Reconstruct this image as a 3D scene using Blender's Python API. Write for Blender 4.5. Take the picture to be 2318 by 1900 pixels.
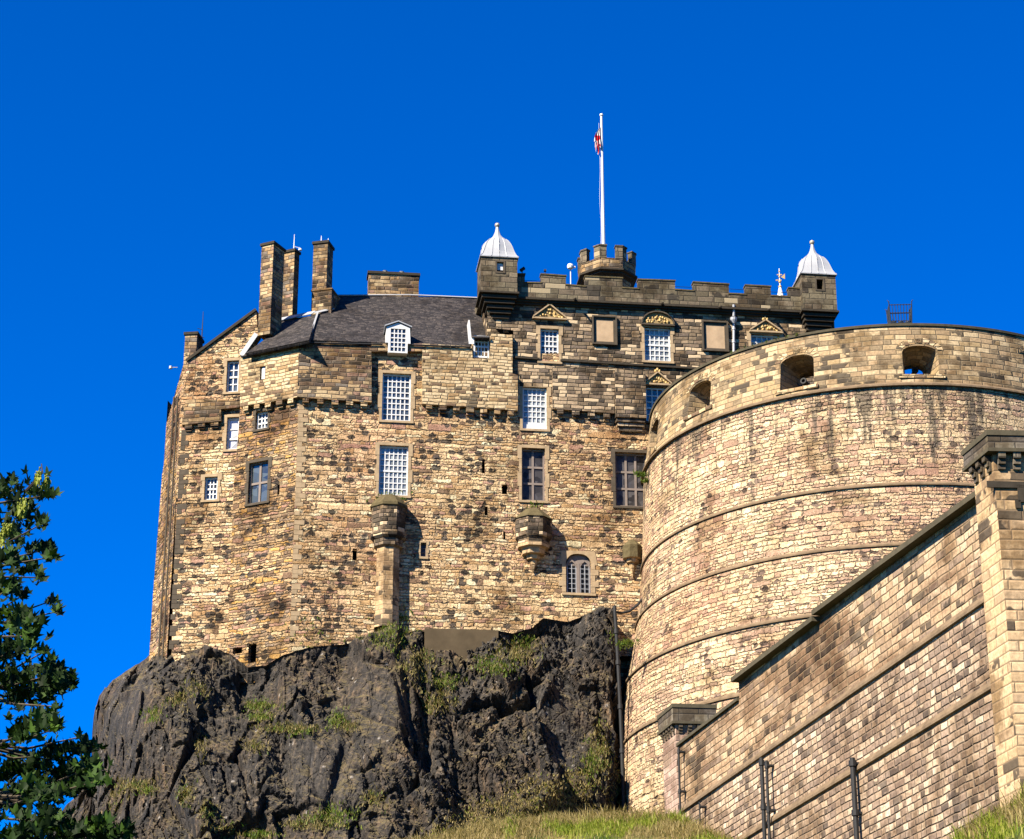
import bpy, bmesh, math, random
from mathutils import Vector, noise, geometry, Matrix
from mathutils.bvhtree import BVHTree
R = math.radians
PI = math.pi
random.seed(7)
C = bpy.context.scene.collection
for o in list(bpy.data.objects):
    bpy.data.objects.remove(o)

# ------------------------------------------------------------------ camera, sky, sun, exposure
F = 5200.0            # focal length in photograph pixels (2318 wide)
TH = R(22)            # camera looks up at the castle
CAM = Vector((0, 0, 1.6))
cam_d = bpy.data.cameras.new('camera')
cam_d.sensor_width = 36
cam_d.lens = F / 2318 * 36
cam_d.clip_end = 20000
cam = bpy.data.objects.new('camera', cam_d)
C.objects.link(cam)
cam.location = CAM
cam.rotation_euler = (R(90) + TH, 0, 0)
bpy.context.scene.camera = cam

SUN_EL, SUN_AZ = 40.0, -47.0      # azimuth: degrees left of the viewing direction, sun behind the viewer's left shoulder
to_sun = Vector((math.sin(R(SUN_AZ)) * math.cos(R(SUN_EL)), -math.cos(R(SUN_AZ)) * math.cos(R(SUN_EL)), math.sin(R(SUN_EL))))
w = bpy.data.worlds.new('World')
bpy.context.scene.world = w
w.use_nodes = True
wn, wl = w.node_tree.nodes, w.node_tree.links
bg = wn['Background']
sky = wn.new('ShaderNodeTexSky')
sky.sky_type = 'NISHITA'
sky.sun_disc = False
sky.sun_elevation = R(SUN_EL)
sky.sun_rotation = math.atan2(to_sun.x, to_sun.y)
sky.altitude = 1500
sky.air_density = 0.9
sky.dust_density = 0.0
sky.ozone_density = 4.0
hs = wn.new('ShaderNodeHueSaturation')
hs.inputs['Saturation'].default_value = 1.45
hs.inputs['Hue'].default_value = 0.505
hs.inputs['Value'].default_value = 1.0
wl.new(sky.outputs[0], hs.inputs['Color'])
tint = wn.new('ShaderNodeMix'); tint.data_type = 'RGBA'; tint.blend_type = 'MULTIPLY'; tint.inputs[0].default_value = 1
wl.new(hs.outputs[0], tint.inputs[6]); tint.inputs[7].default_value = (0.12, 0.98, 1.36, 1)
wl.new(tint.outputs[2], bg.inputs['Color'])
bg.inputs['Strength'].default_value = 0.051
sd = bpy.data.lights.new('sun', 'SUN')
sd.energy = 5.0
sd.angle = R(0.5)
sd.color = (1.0, 0.90, 0.74)
so = bpy.data.objects.new('sun', sd)
C.objects.link(so)
so.rotation_euler = to_sun.to_track_quat('Z', 'Y').to_euler()
so.location = (-60, -40, 120)
vs = bpy.context.scene.view_settings
vs.view_transform = 'Standard'
vs.look = 'None'
vs.gamma = 1.0
vs.exposure = 1.78

# ------------------------------------------------------------------ helpers: rays and planes
cT, sT = math.cos(TH), math.sin(TH)
def ray(px, py):
    a = (px - 1159) / F; b = (950 - py) / F
    return Vector((a, cT - b * sT, sT + b * cT))
def at(px, py, Y):
    d = ray(px, py)
    return CAM + d * (Y / d.y)
def z_for(X, Y, py):
    v = (950 - py) / F
    return CAM.z + Y * (sT + v * cT) / (cT - v * sT)
def x_for(px, py, Y):
    return at(px, py, Y).x

class PL:
    def __init__(s, p, phi=0, pitch=0):
        s.p = Vector(p)
        s.u = Vector((math.cos(R(phi)), math.sin(R(phi)), 0))
        n = Vector((math.sin(R(phi)), -math.cos(R(phi)), 0))
        if pitch:
            s.n = n * math.sin(R(pitch)) + Vector((0, 0, 1)) * math.cos(R(pitch))
            s.v = -n * math.cos(R(pitch)) + Vector((0, 0, 1)) * math.sin(R(pitch))
        else:
            s.n = n; s.v = Vector((0, 0, 1))
    def hit(s, px, py, off=0):
        d = ray(px, py); p0 = s.p + s.n * off
        return CAM + d * ((p0 - CAM).dot(s.n) / d.dot(s.n))
    def st(s, px, py, off=0):
        P = s.hit(px, py, off) - s.p
        return (P.dot(s.u), P.dot(s.v))
    def pt(s, a, b, off=0):
        return s.p + s.u * a + s.v * b + s.n * off
    def rect(s, x0, y0, x1, y1, off=0):
        ym, xm = (y0 + y1) / 2, (x0 + x1) / 2
        return (s.st(x0, ym, off)[0], s.st(xm, y1, off)[1], s.st(x1, ym, off)[0], s.st(xm, y0, off)[1])
    def t_at(s, a, py, off=0):          # height on the vertical line a that falls on picture row py
        P = s.pt(a, 0, off)
        return z_for(P.x, P.y, py) - s.p.z
    def dist(s, P):
        return (P - s.p).dot(s.n)

WO = {}
def org(o):
    return WO.get(o.name, Vector((0, 0, 0))) if o else Vector((0, 0, 0))
def thing(name, label, cat, loc, group=None):
    o = bpy.data.objects.new(name, None); C.objects.link(o)
    o.empty_display_size = 0.5
    o.location = loc; WO[o.name] = Vector(loc)
    o['label'] = label; o['category'] = cat
    if group: o['group'] = group
    return o
def tag(o, label, cat=None, group=None):
    o['label'] = label
    if cat: o['category'] = cat
    if group: o['group'] = group
    return o

class MB:
    def __init__(s):
        s.v = []; s.f = []; s.uv = []; s.sm = []
    def face(s, pts, uvs=None, smooth=False):
        pts = [Vector(p) for p in pts]
        if uvs is None:
            n = Vector((0, 0, 0))
            for i in range(len(pts)):
                n += (pts[i] - pts[0]).cross(pts[(i + 1) % len(pts)] - pts[0])
            if n.length < 1e-9: n = Vector((0, 0, 1))
            n.normalize()
            if abs(n.z) > 0.85:
                uvs = [(p.x, p.y) for p in pts]
            else:
                h = Vector((-n.y, n.x, 0)).normalized()
                k = 1 / max(0.3, math.sqrt(max(0.05, 1 - n.z * n.z)))
                uvs = [(p.dot(h), p.z * k) for p in pts]
        b = len(s.v)
        s.v += pts
        s.f.append(list(range(b, b + len(pts))))
        s.uv.append([tuple(q) for q in uvs]); s.sm.append(smooth)
    def box(s, o, a, b, c):               # corner o and three edge vectors
        P = [o, o + a, o + a + b, o + b]
        Q = [p + c for p in P]
        flip = a.cross(b).dot(c) > 0
        fs = [P[::-1], Q] + [[P[i], P[(i + 1) % 4], Q[(i + 1) % 4], Q[i]] for i in range(4)]
        for f in fs:
            s.face(f if flip else f[::-1])
    def cbox(s, c, x, y, z, R_=None):
        ex = Vector((x, 0, 0)); ey = Vector((0, y, 0)); ez = Vector((0, 0, z))
        if R_ is not None: ex, ey, ez = R_ @ ex, R_ @ ey, R_ @ ez
        s.box(Vector(c) - ex / 2 - ey / 2 - ez / 2, ex, ey, ez)
    def poly(s, pl, outer, holes=(), off=0, flip=False):
        loops = [[Vector((a, b, 0)) for a, b in outer]] + [[Vector((a, b, 0)) for a, b in h] for h in holes]
        tris = geometry.tessellate_polygon(loops)
        flat = [p for l in loops for p in l]
        for t in tris:
            P = [flat[i] for i in t]
            if (P[1] - P[0]).cross(P[2] - P[0]).z < 0: P = P[::-1]
            if flip: P = P[::-1]
            s.face([pl.pt(p.x, p.y, off) for p in P], [(p.x, p.y + pl.p.z) for p in P])
    def rim(s, pl, loop, o0, o1, inward=False):
        ar = sum(loop[i][0] * loop[(i + 1) % len(loop)][1] - loop[(i + 1) % len(loop)][0] * loop[i][1] for i in range(len(loop)))
        L = loop if ar > 0 else loop[::-1]
        for i in range(len(L)):
            a, b = L[i], L[(i + 1) % len(L)]
            q = [pl.pt(*a, o0), pl.pt(*b, o0), pl.pt(*b, o1), pl.pt(*a, o1)]
            s.face(q if inward else q[::-1])
    def slab(s, pl, outer, off, depth, holes=(), back=True):
        s.poly(pl, outer, holes, off)
        s.rim(pl, outer, off, off - depth)
        for h in holes: s.rim(pl, h, off, off - depth, True)
        if back: s.poly(pl, outer, holes, off - depth, flip=True)
    def tube(s, pts, rad, n=8, smooth=True, caps=True):
        pts = [Vector(p) for p in pts]
        if not isinstance(rad, (list, tuple)): rad = [rad] * len(pts)
        rings = []; L = 0; Ls = []
        for i, p in enumerate(pts):
            d = (pts[min(i + 1, len(pts) - 1)] - pts[max(i - 1, 0)]).normalized()
            a = d.cross(Vector((0, 0, 1)))
            if a.length < 0.2: a = d.cross(Vector((0, 1, 0)))
            a.normalize(); b = a.cross(d)
            rings.append([p + (a * math.cos(2 * PI * k / n) + b * math.sin(2 * PI * k / n)) * rad[i] for k in range(n)])
            if i: L += (p - pts[i - 1]).length
            Ls.append(L)
        for i in range(len(pts) - 1):
            for k in range(n):
                j = (k + 1) % n
                s.face([rings[i][k], rings[i + 1][k], rings[i + 1][j], rings[i][j]],
                       [(k * rad[i] * 6 / n, Ls[i]), (k * rad[i] * 6 / n, Ls[i + 1]), ((k + 1) * rad[i] * 6 / n, Ls[i + 1]), ((k + 1) * rad[i] * 6 / n, Ls[i])], smooth)
        if caps:
            s.face(rings[0]); s.face(rings[-1][::-1])
    def lathe(s, c, prof, n=16, a0=0, a1=360, smooth=False, rot=0):     # prof: (radius, z) bottom to top
        c = Vector(c); full = abs(a1 - a0) >= 359.9
        A = [R(a0 + (a1 - a0) * k / n + rot) for k in range(n + 1)]
        pos = lambda r, z, a: Vector((c.x + r * math.cos(a), c.y + r * math.sin(a), c.z + z))
        rm = max(max(r for r, z in prof), .01)
        for i in range(len(prof) - 1):
            (r0, z0), (r1, z1) = prof[i], prof[i + 1]
            dl = math.hypot(r1 - r0, z1 - z0)
            for k in range(n):
                q = [pos(r0, z0, A[k]), pos(r0, z0, A[k + 1]), pos(r1, z1, A[k + 1]), pos(r1, z1, A[k])]
                vz0, vz1 = c.z + z0, c.z + z0 + (dl if z1 >= z0 else -dl)
                uv = [(rm * A[k], vz0), (rm * A[k + 1], vz0), (rm * A[k + 1], vz1), (rm * A[k], vz1)]
                if r0 < 1e-4: q = [q[0], q[2], q[3]]; uv = [uv[0], uv[2], uv[3]]
                elif r1 < 1e-4: q = q[:3]; uv = uv[:3]
                s.face(q, uv, smooth)
    def prism(s, plan, z0, z1, top=True, bot=True):
        ar = sum(plan[i][0] * plan[(i + 1) % len(plan)][1] - plan[(i + 1) % len(plan)][0] * plan[i][1] for i in range(len(plan)))
        L = plan if ar > 0 else plan[::-1]
        for i in range(len(L)):
            a, b = L[i], L[(i + 1) % len(L)]
            s.face([(a[0], a[1], z0), (b[0], b[1], z0), (b[0], b[1], z1), (a[0], a[1], z1)])
        if top: s.face([(p[0], p[1], z1) for p in L])
        if bot: s.face([(p[0], p[1], z0) for p in L[::-1]])
    def ball(s, c, r, n=10, sq=1.0):
        prof = [(r * math.sin(PI * i / n), -r * sq * math.cos(PI * i / n)) for i in range(n + 1)]
        prof[0] = (0, prof[0][1]); prof[-1] = (0, prof[-1][1])
        s.lathe(c, prof, n=12, smooth=True)
    def build(s, name, mat, parent=None, merge=False, kind=None):
        o0 = org(parent)
        me = bpy.data.meshes.new(name)
        me.from_pydata([(p - o0)[:] for p in s.v], [], s.f)
        uvl = me.uv_layers.new(name='UVMap')
        flat = [c for f in s.uv for q in f for c in q]
        uvl.data.foreach_set('uv', flat)
        me.polygons.foreach_set('use_smooth', s.sm)
        if merge:
            b = bmesh.new(); b.from_mesh(me); bmesh.ops.remove_doubles(b, verts=b.verts, dist=1e-4); b.to_mesh(me); b.free()
        me.materials.append(mat)
        o = bpy.data.objects.new(name, me); C.objects.link(o)
        if parent:
            o.parent = parent; WO[o.name] = o0
        if kind: o['kind'] = kind
        return o

# ------------------------------------------------------------------ materials
ALB = 0.58
class G:
    def __init__(s, name, rough=0.9, spec=0.2):
        s.m = bpy.data.materials.new(name); s.m.use_nodes = True
        s.t = s.m.node_tree; s.b = s.t.nodes['Principled BSDF']
        s.b.inputs['Roughness'].default_value = rough
        s.b.inputs['Specular IOR Level'].default_value = spec
    def n(s, typ, props=None, **inp):
        nd = s.t.nodes.new('ShaderNode' + typ)
        for k, v in (props or {}).items(): setattr(nd, k, v)
        for k, v in inp.items():
            key = int(k[1:]) if k[0] == '_' and k[1:].isdigit() else k.replace('_', ' ')
            s.put(nd.inputs[key], v)
        return nd
    def put(s, sock, v):
        if isinstance(v, bpy.types.NodeSocket): s.t.links.new(v, sock)
        else: sock.default_value = v
    def math(s, op, a, b=0.0, c=0.0, clamp=False):
        nd = s.t.nodes.new('ShaderNodeMath'); nd.operation = op; nd.use_clamp = clamp
        s.put(nd.inputs[0], a); s.put(nd.inputs[1], b); s.put(nd.inputs[2], c)
        return nd.outputs[0]
    def mix(s, f, a, b, blend='MIX'):
        nd = s.t.nodes.new('ShaderNodeMix'); nd.data_type = 'RGBA'; nd.blend_type = blend
        s.put(nd.inputs[0], f)
        for i, v in ((6, a), (7, b)):
            if isinstance(v, tuple) and len(v) == 3: v = v + (1,)
            s.put(nd.inputs[i], v)
        return nd.outputs[2]
    def mr(s, v, a, b, c=0.0, d=1.0):
        nd = s.n('MapRange', {'clamp': True}); s.put(nd.inputs[0], v)
        for i, q in enumerate((a, b, c, d)): s.put(nd.inputs[i + 1], q)
        return nd.outputs[0]
    def noise(s, vec, scale, detail=3, rough=0.55, dim='3D'):
        nd = s.n('TexNoise', {'noise_dimensions': dim}, Scale=scale, Detail=detail, Roughness=rough)
        if vec is not None: s.t.links.new(vec, nd.inputs['Vector'])
        return nd
    def ramp(s, f, stops, interp='LINEAR'):
        nd = s.t.nodes.new('ShaderNodeValToRGB'); cr = nd.color_ramp; cr.interpolation = interp
        while len(cr.elements) < len(stops): cr.elements.new(0.5)
        for e, (p, c) in zip(cr.elements, stops):
            e.position = p; e.color = tuple(c) + (1,)
        s.put(nd.inputs[0], f)
        return nd.outputs[0]
    def vmap(s, vec, sc):
        nd = s.n('Mapping'); nd.inputs['Scale'].default_value = sc
        s.t.links.new(vec, nd.inputs['Vector']); return nd.outputs[0]
    def bump(s, h, strength=0.6, dist=0.05):
        nd = s.n('Bump', Strength=strength, Distance=dist); s.put(nd.inputs['Height'], h)
        s.t.links.new(nd.outputs[0], s.b.inputs['Normal'])
    def base(s, col):            # palette values are picked bright; scale them to real-world albedo
        s.put(s.b.inputs['Base Color'], s.mix(1.0, col, (ALB, ALB, ALB), 'MULTIPLY'))
    def uvw(s, amp=0.1, sc=1.3):
        uv = s.n('UVMap').outputs[0]
        nz = s.noise(uv, sc, 2, .5, '2D')
        d = s.n('VectorMath', {'operation': 'SUBTRACT'}); s.put(d.inputs[0], nz.outputs['Color']); d.inputs[1].default_value = (.5, .5, .5)
        e = s.n('VectorMath', {'operation': 'SCALE'}); s.put(e.inputs[0], d.outputs[0]); e.inputs['Scale'].default_value = amp * 2
        a = s.n('VectorMath', {'operation': 'ADD'}); s.put(a.inputs[0], uv); s.put(a.inputs[1], e.outputs[0])
        return uv, a.outputs[0]

def even(cols):
    return [(i / len(cols), c) for i, c in enumerate(cols)]

def stains(g, uv, col, amount, streak, tint=(0.10, 0.085, 0.065), big=0):
    """weathering: broad sooty patches and downward streaks with shapes of their own"""
    if amount > 0:
        b = g.noise(uv, 0.23, 5, .62, '2D').outputs['Fac']
        b2 = g.noise(uv, 1.1, 4, .6, '2D').outputs['Fac']
        m = g.math('ADD', g.math('MULTIPLY', b, .75), g.math('MULTIPLY', b2, .35))
        m = g.mr(m, 0.60 - amount * .22, 0.72 - amount * .22)
        m = g.math('MULTIPLY', m, min(.95, .72 + amount * .4))
        col = g.mix(m, col, g.mix(1.0, col, tuple(q * 3.2 for q in tint), 'MULTIPLY'))
    if big:   # broad sooty areas tens of metres long
        b = g.noise(g.vmap(uv, (.055, .14, 1)), 1.0, 6, .72, '2D').outputs['Fac']
        m = g.math('MULTIPLY', g.mr(b, .44, .52), big)
        col = g.mix(m, col, g.mix(1.0, col, (.42, .36, .33), 'MULTIPLY'))
    if streak > 0:
        sv = g.vmap(uv, (1.7, 0.16, 1))
        n2 = g.noise(sv, 1.0, 4, .6, '2D').outputs['Fac']
        m = g.math('MULTIPLY', g.mr(n2, .60, .74), streak)
        col = g.mix(m, col, tint)
    return col

def rubble(name, pal, mortar, w=.42, h=.21, stain=.2, streak=0, dark=.06, bump=.9, darkc=(.035, .03, .026), warp=.10, ink=.5, pink=0):
    g = G(name, .92, .15)
    uv, wv = g.uvw(warp)
    mp = g.vmap(wv, (1 / w, 1 / h, 1))
    v1 = g.n('TexVoronoi', {'voronoi_dimensions': '2D'}, Scale=1.0, Randomness=.82); g.t.links.new(mp, v1.inputs['Vector'])
    ve = g.n('TexVoronoi', {'voronoi_dimensions': '2D', 'feature': 'DISTANCE_TO_EDGE'}, Scale=1.0, Randomness=.82); g.t.links.new(mp, ve.inputs['Vector'])
    sp = g.n('SeparateColor'); g.put(sp.inputs[0], v1.outputs['Color'])
    r, gg, b = sp.outputs
    col = g.ramp(r, even(pal), 'CONSTANT')
    fine = g.noise(uv, 7, 4, .65, '2D').outputs['Fac']
    col = g.mix(1.0, col, g.ramp(fine, [(.25, (.62, .62, .62)), (.75, (1.3, 1.3, 1.3))]), 'MULTIPLY')
    brt = g.mr(b, 0, 1, .78, 1.22)
    bc = g.n('CombineColor'); [g.put(bc.inputs[i], brt) for i in range(3)]
    col = g.mix(1.0, col, bc.outputs[0], 'MULTIPLY')
    if pink:
        pn = g.noise(uv, .12, 3, .5, '2D').outputs['Fac']
        col = g.mix(g.math('MULTIPLY', g.mr(pn, .45, .65), pink), col, g.mix(1.0, col, (1.0, .72, .72), 'MULTIPLY'))
    # clusters of dark whin stones
    cl = g.noise(uv, .42, 4, .7, '2D').outputs['Fac']
    dm = g.mr(g.math('ADD', gg, g.math('MULTIPLY', g.math('SUBTRACT', cl, .5), 1.6)), 1 - dark, 1 - dark + .02)
    col = g.mix(g.math('MULTIPLY', dm, .93), col, darkc)
    dist = ve.outputs['Distance']
    mm = g.mr(dist, .03, .11)
    mort = g.mix(g.noise(uv, 3, 2, .5, '2D').outputs['Fac'], mortar, tuple(q * .6 for q in mortar))
    col = g.mix(mm, mort, col)
    col = stains(g, uv, col, stain, streak)
    g.base(col)
    hgt = g.math('ADD', g.math('MULTIPLY', g.mr(dist, .0, .22), g.mr(b, 0, 1, .5, 1.1)), g.math('MULTIPLY', fine, .45))
    g.bump(hgt, bump, .11)
    return g.m

def coursed(name, pal, mortar, w=.42, h=.18, stain=.2, streak=0, dark=.1, bump=1.0, darkc=(.035, .03, .026), pink=0, warp=.09, blot=.0, top=None, gain=1.0, big=0):
    """roughly coursed rubble: uneven courses, uneven stones, rounded dark whin stones in clusters"""
    g = G(name, .92, .15)
    uv, wv = g.uvw(warp, 1.7)
    n2 = g.noise(uv, 4.0, 2, .6, '2D').outputs['Color']
    d = g.n('VectorMath', {'operation': 'MULTIPLY_ADD'}); g.put(d.inputs[0], n2); d.inputs[1].default_value = (.20, .17, 0); g.put(d.inputs[2], wv)
    wv = d.outputs[0]
    s = g.n('SeparateXYZ'); g.put(s.inputs[0], wv)
    pal = [tuple(min(.95, q * gain) for q in c) for c in pal]
    def layer(w, h, seed):         # courses of uneven height, stones of uneven length
        v0 = g.math('DIVIDE', s.outputs[1], h)
        nz = g.noise(None, 1.0, 1, .5, '1D'); g.put(nz.inputs['W'], g.math('MULTIPLY', v0, .45))
        vv = g.math('ADD', v0, g.math('MULTIPLY', nz.outputs['Fac'], 1.3))
        row = g.math('FLOOR', vv)
        wn1 = g.n('TexWhiteNoise', {'noise_dimensions': '1D'}); g.put(wn1.inputs['W'], g.math('ADD', row, seed))
        wid = g.math('MULTIPLY', g.mr(wn1.outputs['Value'], 0, 1, .65, 1.5), w)
        uu = g.math('ADD', g.math('DIVIDE', s.outputs[0], wid), g.math('MULTIPLY', wn1.outputs['Value'], 17.3))
        j = g.noise(None, 1.0, 0, 0, '1D'); g.put(j.inputs['W'], g.math('ADD', g.math('MULTIPLY', uu, .9), g.math('MULTIPLY', row, 7.1)))
        uu = g.math('ADD', uu, g.math('MULTIPLY', j.outputs['Fac'], 1.5))
        cb = g.n('CombineXYZ'); g.put(cb.inputs[0], g.math('FLOOR', uu)); g.put(cb.inputs[1], g.math('ADD', row, seed))
        wn2 = g.n('TexWhiteNoise', {'noise_dimensions': '2D'}); g.put(wn2.inputs['Vector'], cb.outputs[0])
        sp = g.n('SeparateColor'); g.put(sp.inputs[0], wn2.outputs['Color'])
        fu = g.math('FRACT', uu); fv = g.math('FRACT', vv)
        eu = g.math('MULTIPLY', g.math('MINIMUM', fu, g.math('SUBTRACT', 1, fu)), w)
        ev_ = g.math('MULTIPLY', g.math('MINIMUM', fv, g.math('SUBTRACT', 1, fv)), h)
        return sp.outputs[0], sp.outputs[1], g.math('MINIMUM', eu, ev_)
    a = layer(w, h, 0); b_ = layer(w * 1.7, h * 1.55, 40)
    rv = g.n('TexVoronoi', {'voronoi_dimensions': '2D'}, Scale=1.0, Randomness=1.0); g.put(rv.inputs['Vector'], g.vmap(wv, (1 / 1.7, 1 / .8, 1)))
    rs = g.n('SeparateColor'); g.put(rs.inputs[0], rv.outputs['Color'])
    pick = g.math('GREATER_THAN', rs.outputs[0], .66)
    mixf = lambda x, y: g.math('ADD', g.math('MULTIPLY', x, g.math('SUBTRACT', 1, pick)), g.math('MULTIPLY', y, pick))
    rnd0, rnd1, e = mixf(a[0], b_[0]), mixf(a[1], b_[1]), mixf(a[2], b_[2])
    col = g.ramp(rnd0, even(pal), 'CONSTANT')
    fine = g.noise(uv, 8, 5, .7, '2D').outputs['Fac']
    med = g.noise(uv, 1.3, 4, .65, '2D').outputs['Fac']
    col = g.mix(1.0, col, g.ramp(fine, [(.25, (.55, .55, .55)), (.75, (1.4, 1.4, 1.4))]), 'MULTIPLY')
    col = g.mix(1.0, col, g.ramp(med, [(.3, (.78, .75, .72)), (.7, (1.2, 1.2, 1.2))]), 'MULTIPLY')
    if pink:
        pn = g.noise(uv, .13, 3, .5, '2D').outputs['Fac']
        col = g.mix(g.math('MULTIPLY', g.mr(pn, .48, .66), pink), col, g.mix(1.0, col, (.92, .68, .70), 'MULTIPLY'))
    mm = g.mr(g.math('ADD', e, g.math('MULTIPLY', g.math('SUBTRACT', fine, .5), .03)), .004, .026)
    mort = g.mix(g.mr(med, .4, .6), mortar, tuple(q * .45 for q in mortar))
    col = g.mix(mm, mort, col)
    # rounded dark stones
    vr = g.n('TexVoronoi', {'voronoi_dimensions': '2D'}, Scale=1.0, Randomness=.9); g.put(vr.inputs['Vector'], g.vmap(wv, (1 / .62, 1 / .40, 1)))
    s2 = g.n('SeparateColor'); g.put(s2.inputs[0], vr.outputs['Color'])
    cl = g.noise(uv, .30, 4, .7, '2D').outputs['Fac']
    dm = g.math('MULTIPLY', g.mr(g.math('ADD', s2.outputs[1], g.math('MULTIPLY', g.math('SUBTRACT', cl, .5), 1.9)), 1 - dark, 1 - dark + .02), g.mr(vr.outputs['Distance'], .47, .43))
    dcol = g.mix(s2.outputs[0], tuple(q * .7 for q in darkc), tuple(q * 3.0 for q in darkc))
    col = g.mix(g.math('MULTIPLY', dm, .92), col, dcol)
    if big:
        bn = g.noise(g.vmap(uv, (.11, .15, 1)), 1.0, 6, .7, '2D').outputs['Fac']
        col = g.mix(g.math('MULTIPLY', g.mr(bn, .46, .60), big), col, g.mix(1.0, col, (.62, .54, .48), 'MULTIPLY'))
    col = stains(g, uv, col, stain, streak)
    if top:   # run-off stains below a ledge at height top[0], top[1] metres long
        sv = g.noise(g.vmap(uv, (.9, .10, 1)), 1.0, 4, .65, '2D').outputs['Fac']
        sz = g.n('SeparateXYZ'); g.put(sz.inputs[0], uv)
        hz = g.mr(sz.outputs[1], top[0] - top[1], top[0], 0, .55)
        m = g.mr(g.math('ADD', sv, g.math('MULTIPLY', hz, .38)), .66, .76)
        col = g.mix(g.math('MULTIPLY', m, .8), col, (.10, .085, .065))
    g.base(col)
    hgt = g.math('ADD', g.math('MULTIPLY', g.mr(e, .0, .055), g.mr(rnd1, 0, 1, .5, 1.2)), g.math('MULTIPLY', fine, .5))
    hgt = g.math('SUBTRACT', hgt, g.math('MULTIPLY', dm, .35))
    g.bump(hgt, bump, .11)
    return g.m

def ashlar(name, pal, mortar, w=.8, h=.32, stain=.3, streak=0, bump=.6, warp=.03, mw=.014, dark=.0, patch=None, rough=.9, darkc=(.05, .042, .034), big=0):
    g = G(name, rough, .15)
    uv, wv = g.uvw(warp, .9)
    s = g.n('SeparateXYZ'); g.put(s.inputs[0], wv)
    vv = g.math('DIVIDE', s.outputs[1], h)
    row = g.math('FLOOR', vv)
    wn1 = g.n('TexWhiteNoise', {'noise_dimensions': '1D'}); g.put(wn1.inputs['W'], row)
    wid = g.math('MULTIPLY', g.mr(wn1.outputs['Value'], 0, 1, .7, 1.35), w)
    uu = g.math('ADD', g.math('DIVIDE', s.outputs[0], wid), g.math('MULTIPLY', wn1.outputs['Value'], 17.3))
    # uneven block lengths along a course
    j = g.noise(None, 1.0, 0, 0, '1D')
    g.put(j.inputs['W'], g.math('ADD', g.math('MULTIPLY', uu, .9), g.math('MULTIPLY', row, 7.1)))
    uu = g.math('ADD', uu, g.math('MULTIPLY', j.outputs['Fac'], .9))
    colm = g.math('FLOOR', uu)
    cb = g.n('CombineXYZ'); g.put(cb.inputs[0], colm); g.put(cb.inputs[1], row)
    wn2 = g.n('TexWhiteNoise', {'noise_dimensions': '2D'}); g.put(wn2.inputs['Vector'], cb.outputs[0])
    sp = g.n('SeparateColor'); g.put(sp.inputs[0], wn2.outputs['Color'])
    col = g.ramp(sp.outputs[0], even(pal), 'CONSTANT')
    fine = g.noise(uv, 6, 5, .65, '2D').outputs['Fac']
    col = g.mix(1.0, col, g.ramp(fine, [(.25, (.68, .68, .68)), (.75, (1.25, 1.25, 1.25))]), 'MULTIPLY')
    if dark:
        cl = g.noise(uv, .35, 4, .7, '2D').outputs['Fac']
        dm = g.mr(g.math('ADD', sp.outputs[1], g.math('MULTIPLY', g.math('SUBTRACT', cl, .5), 1.8)), 1 - dark, 1 - dark + .05)
        col = g.mix(g.math('MULTIPLY', dm, .85), col, darkc)
    if patch:   # repaired blocks of fresh pale stone
        pm = g.math('GREATER_THAN', sp.outputs[2], 1 - patch[0])
    fu = g.math('FRACT', uu); fv = g.math('FRACT', vv)
    eu = g.math('MULTIPLY', g.math('MINIMUM', fu, g.math('SUBTRACT', 1, fu)), w)
    ev = g.math('MULTIPLY', g.math('MINIMUM', fv, g.math('SUBTRACT', 1, fv)), h)
    e = g.math('MINIMUM', eu, ev)
    mm = g.mr(e, mw * .5, mw * 1.6)
    col = stains(g, uv, col, stain, streak, big=big)
    if patch: col = g.mix(pm, col, patch[1])
    col = g.mix(mm, mortar, col)
    g.base(col)
    g.bump(g.math('ADD', g.math('MULTIPLY', g.mr(e, 0, .05), g.mr(sp.outputs[1], 0, 1, .7, 1.1)), g.math('MULTIPLY', fine, .35)), bump, .05)
    return g.m

def plain(name, col, rough=.6, metal=0, var=.25, sc=3.0, bump=.2, spec=.4, bd=.02):
    g = G(name, rough, spec)
    g.b.inputs['Metallic'].default_value = metal
    tc = g.n('TexCoord').outputs['Object']
    n = g.noise(tc, sc, 4, .6).outputs['Fac']
    g.base(g.mix(n, tuple(c * (1 - var) for c in col), tuple(min(1, c * (1 + var)) for c in col)))
    if bump: g.bump(n, bump, bd)
    return g.m

tan, cream, buff, pinkish, brown, grey, ochre = (.42, .27, .13), (.62, .46, .26), (.50, .35, .19), (.38, .23, .16), (.20, .13, .08), (.22, .18, .14), (.50, .30, .10)
M = {}
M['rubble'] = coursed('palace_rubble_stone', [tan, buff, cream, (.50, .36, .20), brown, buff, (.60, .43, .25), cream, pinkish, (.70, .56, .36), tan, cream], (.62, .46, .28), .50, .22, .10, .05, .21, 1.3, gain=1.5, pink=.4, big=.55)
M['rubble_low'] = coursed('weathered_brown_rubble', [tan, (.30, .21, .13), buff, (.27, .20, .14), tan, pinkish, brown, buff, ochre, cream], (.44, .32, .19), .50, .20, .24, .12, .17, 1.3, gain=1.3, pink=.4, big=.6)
M['block'] = ashlar('jettied_wall_blocks', [tan, buff, brown, tan, grey, buff, pinkish, cream, (.30, .22, .13)], (.17, .12, .08), .70, .29, .45, .1, 1.0, .10, .02, .18)
M['block_light'] = ashlar('golden_blocks', [cream, (.70, .54, .32), (.60, .45, .26), buff, cream, (.72, .56, .34), tan, brown], (.28, .20, .11), .55, .25, .14, .1, 1.0, .11, .02, .05)
M['sooty'] = ashlar('sooty_tower_ashlar', [(.24, .175, .11), (.30, .22, .14), (.17, .125, .085), (.40, .29, .18), (.25, .18, .12), (.48, .35, .22), (.20, .15, .11)], (.07, .055, .035), .62, .28, .40, .2, 1.0, .08, .016, .24, (.14, (.66, .50, .31)))
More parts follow.
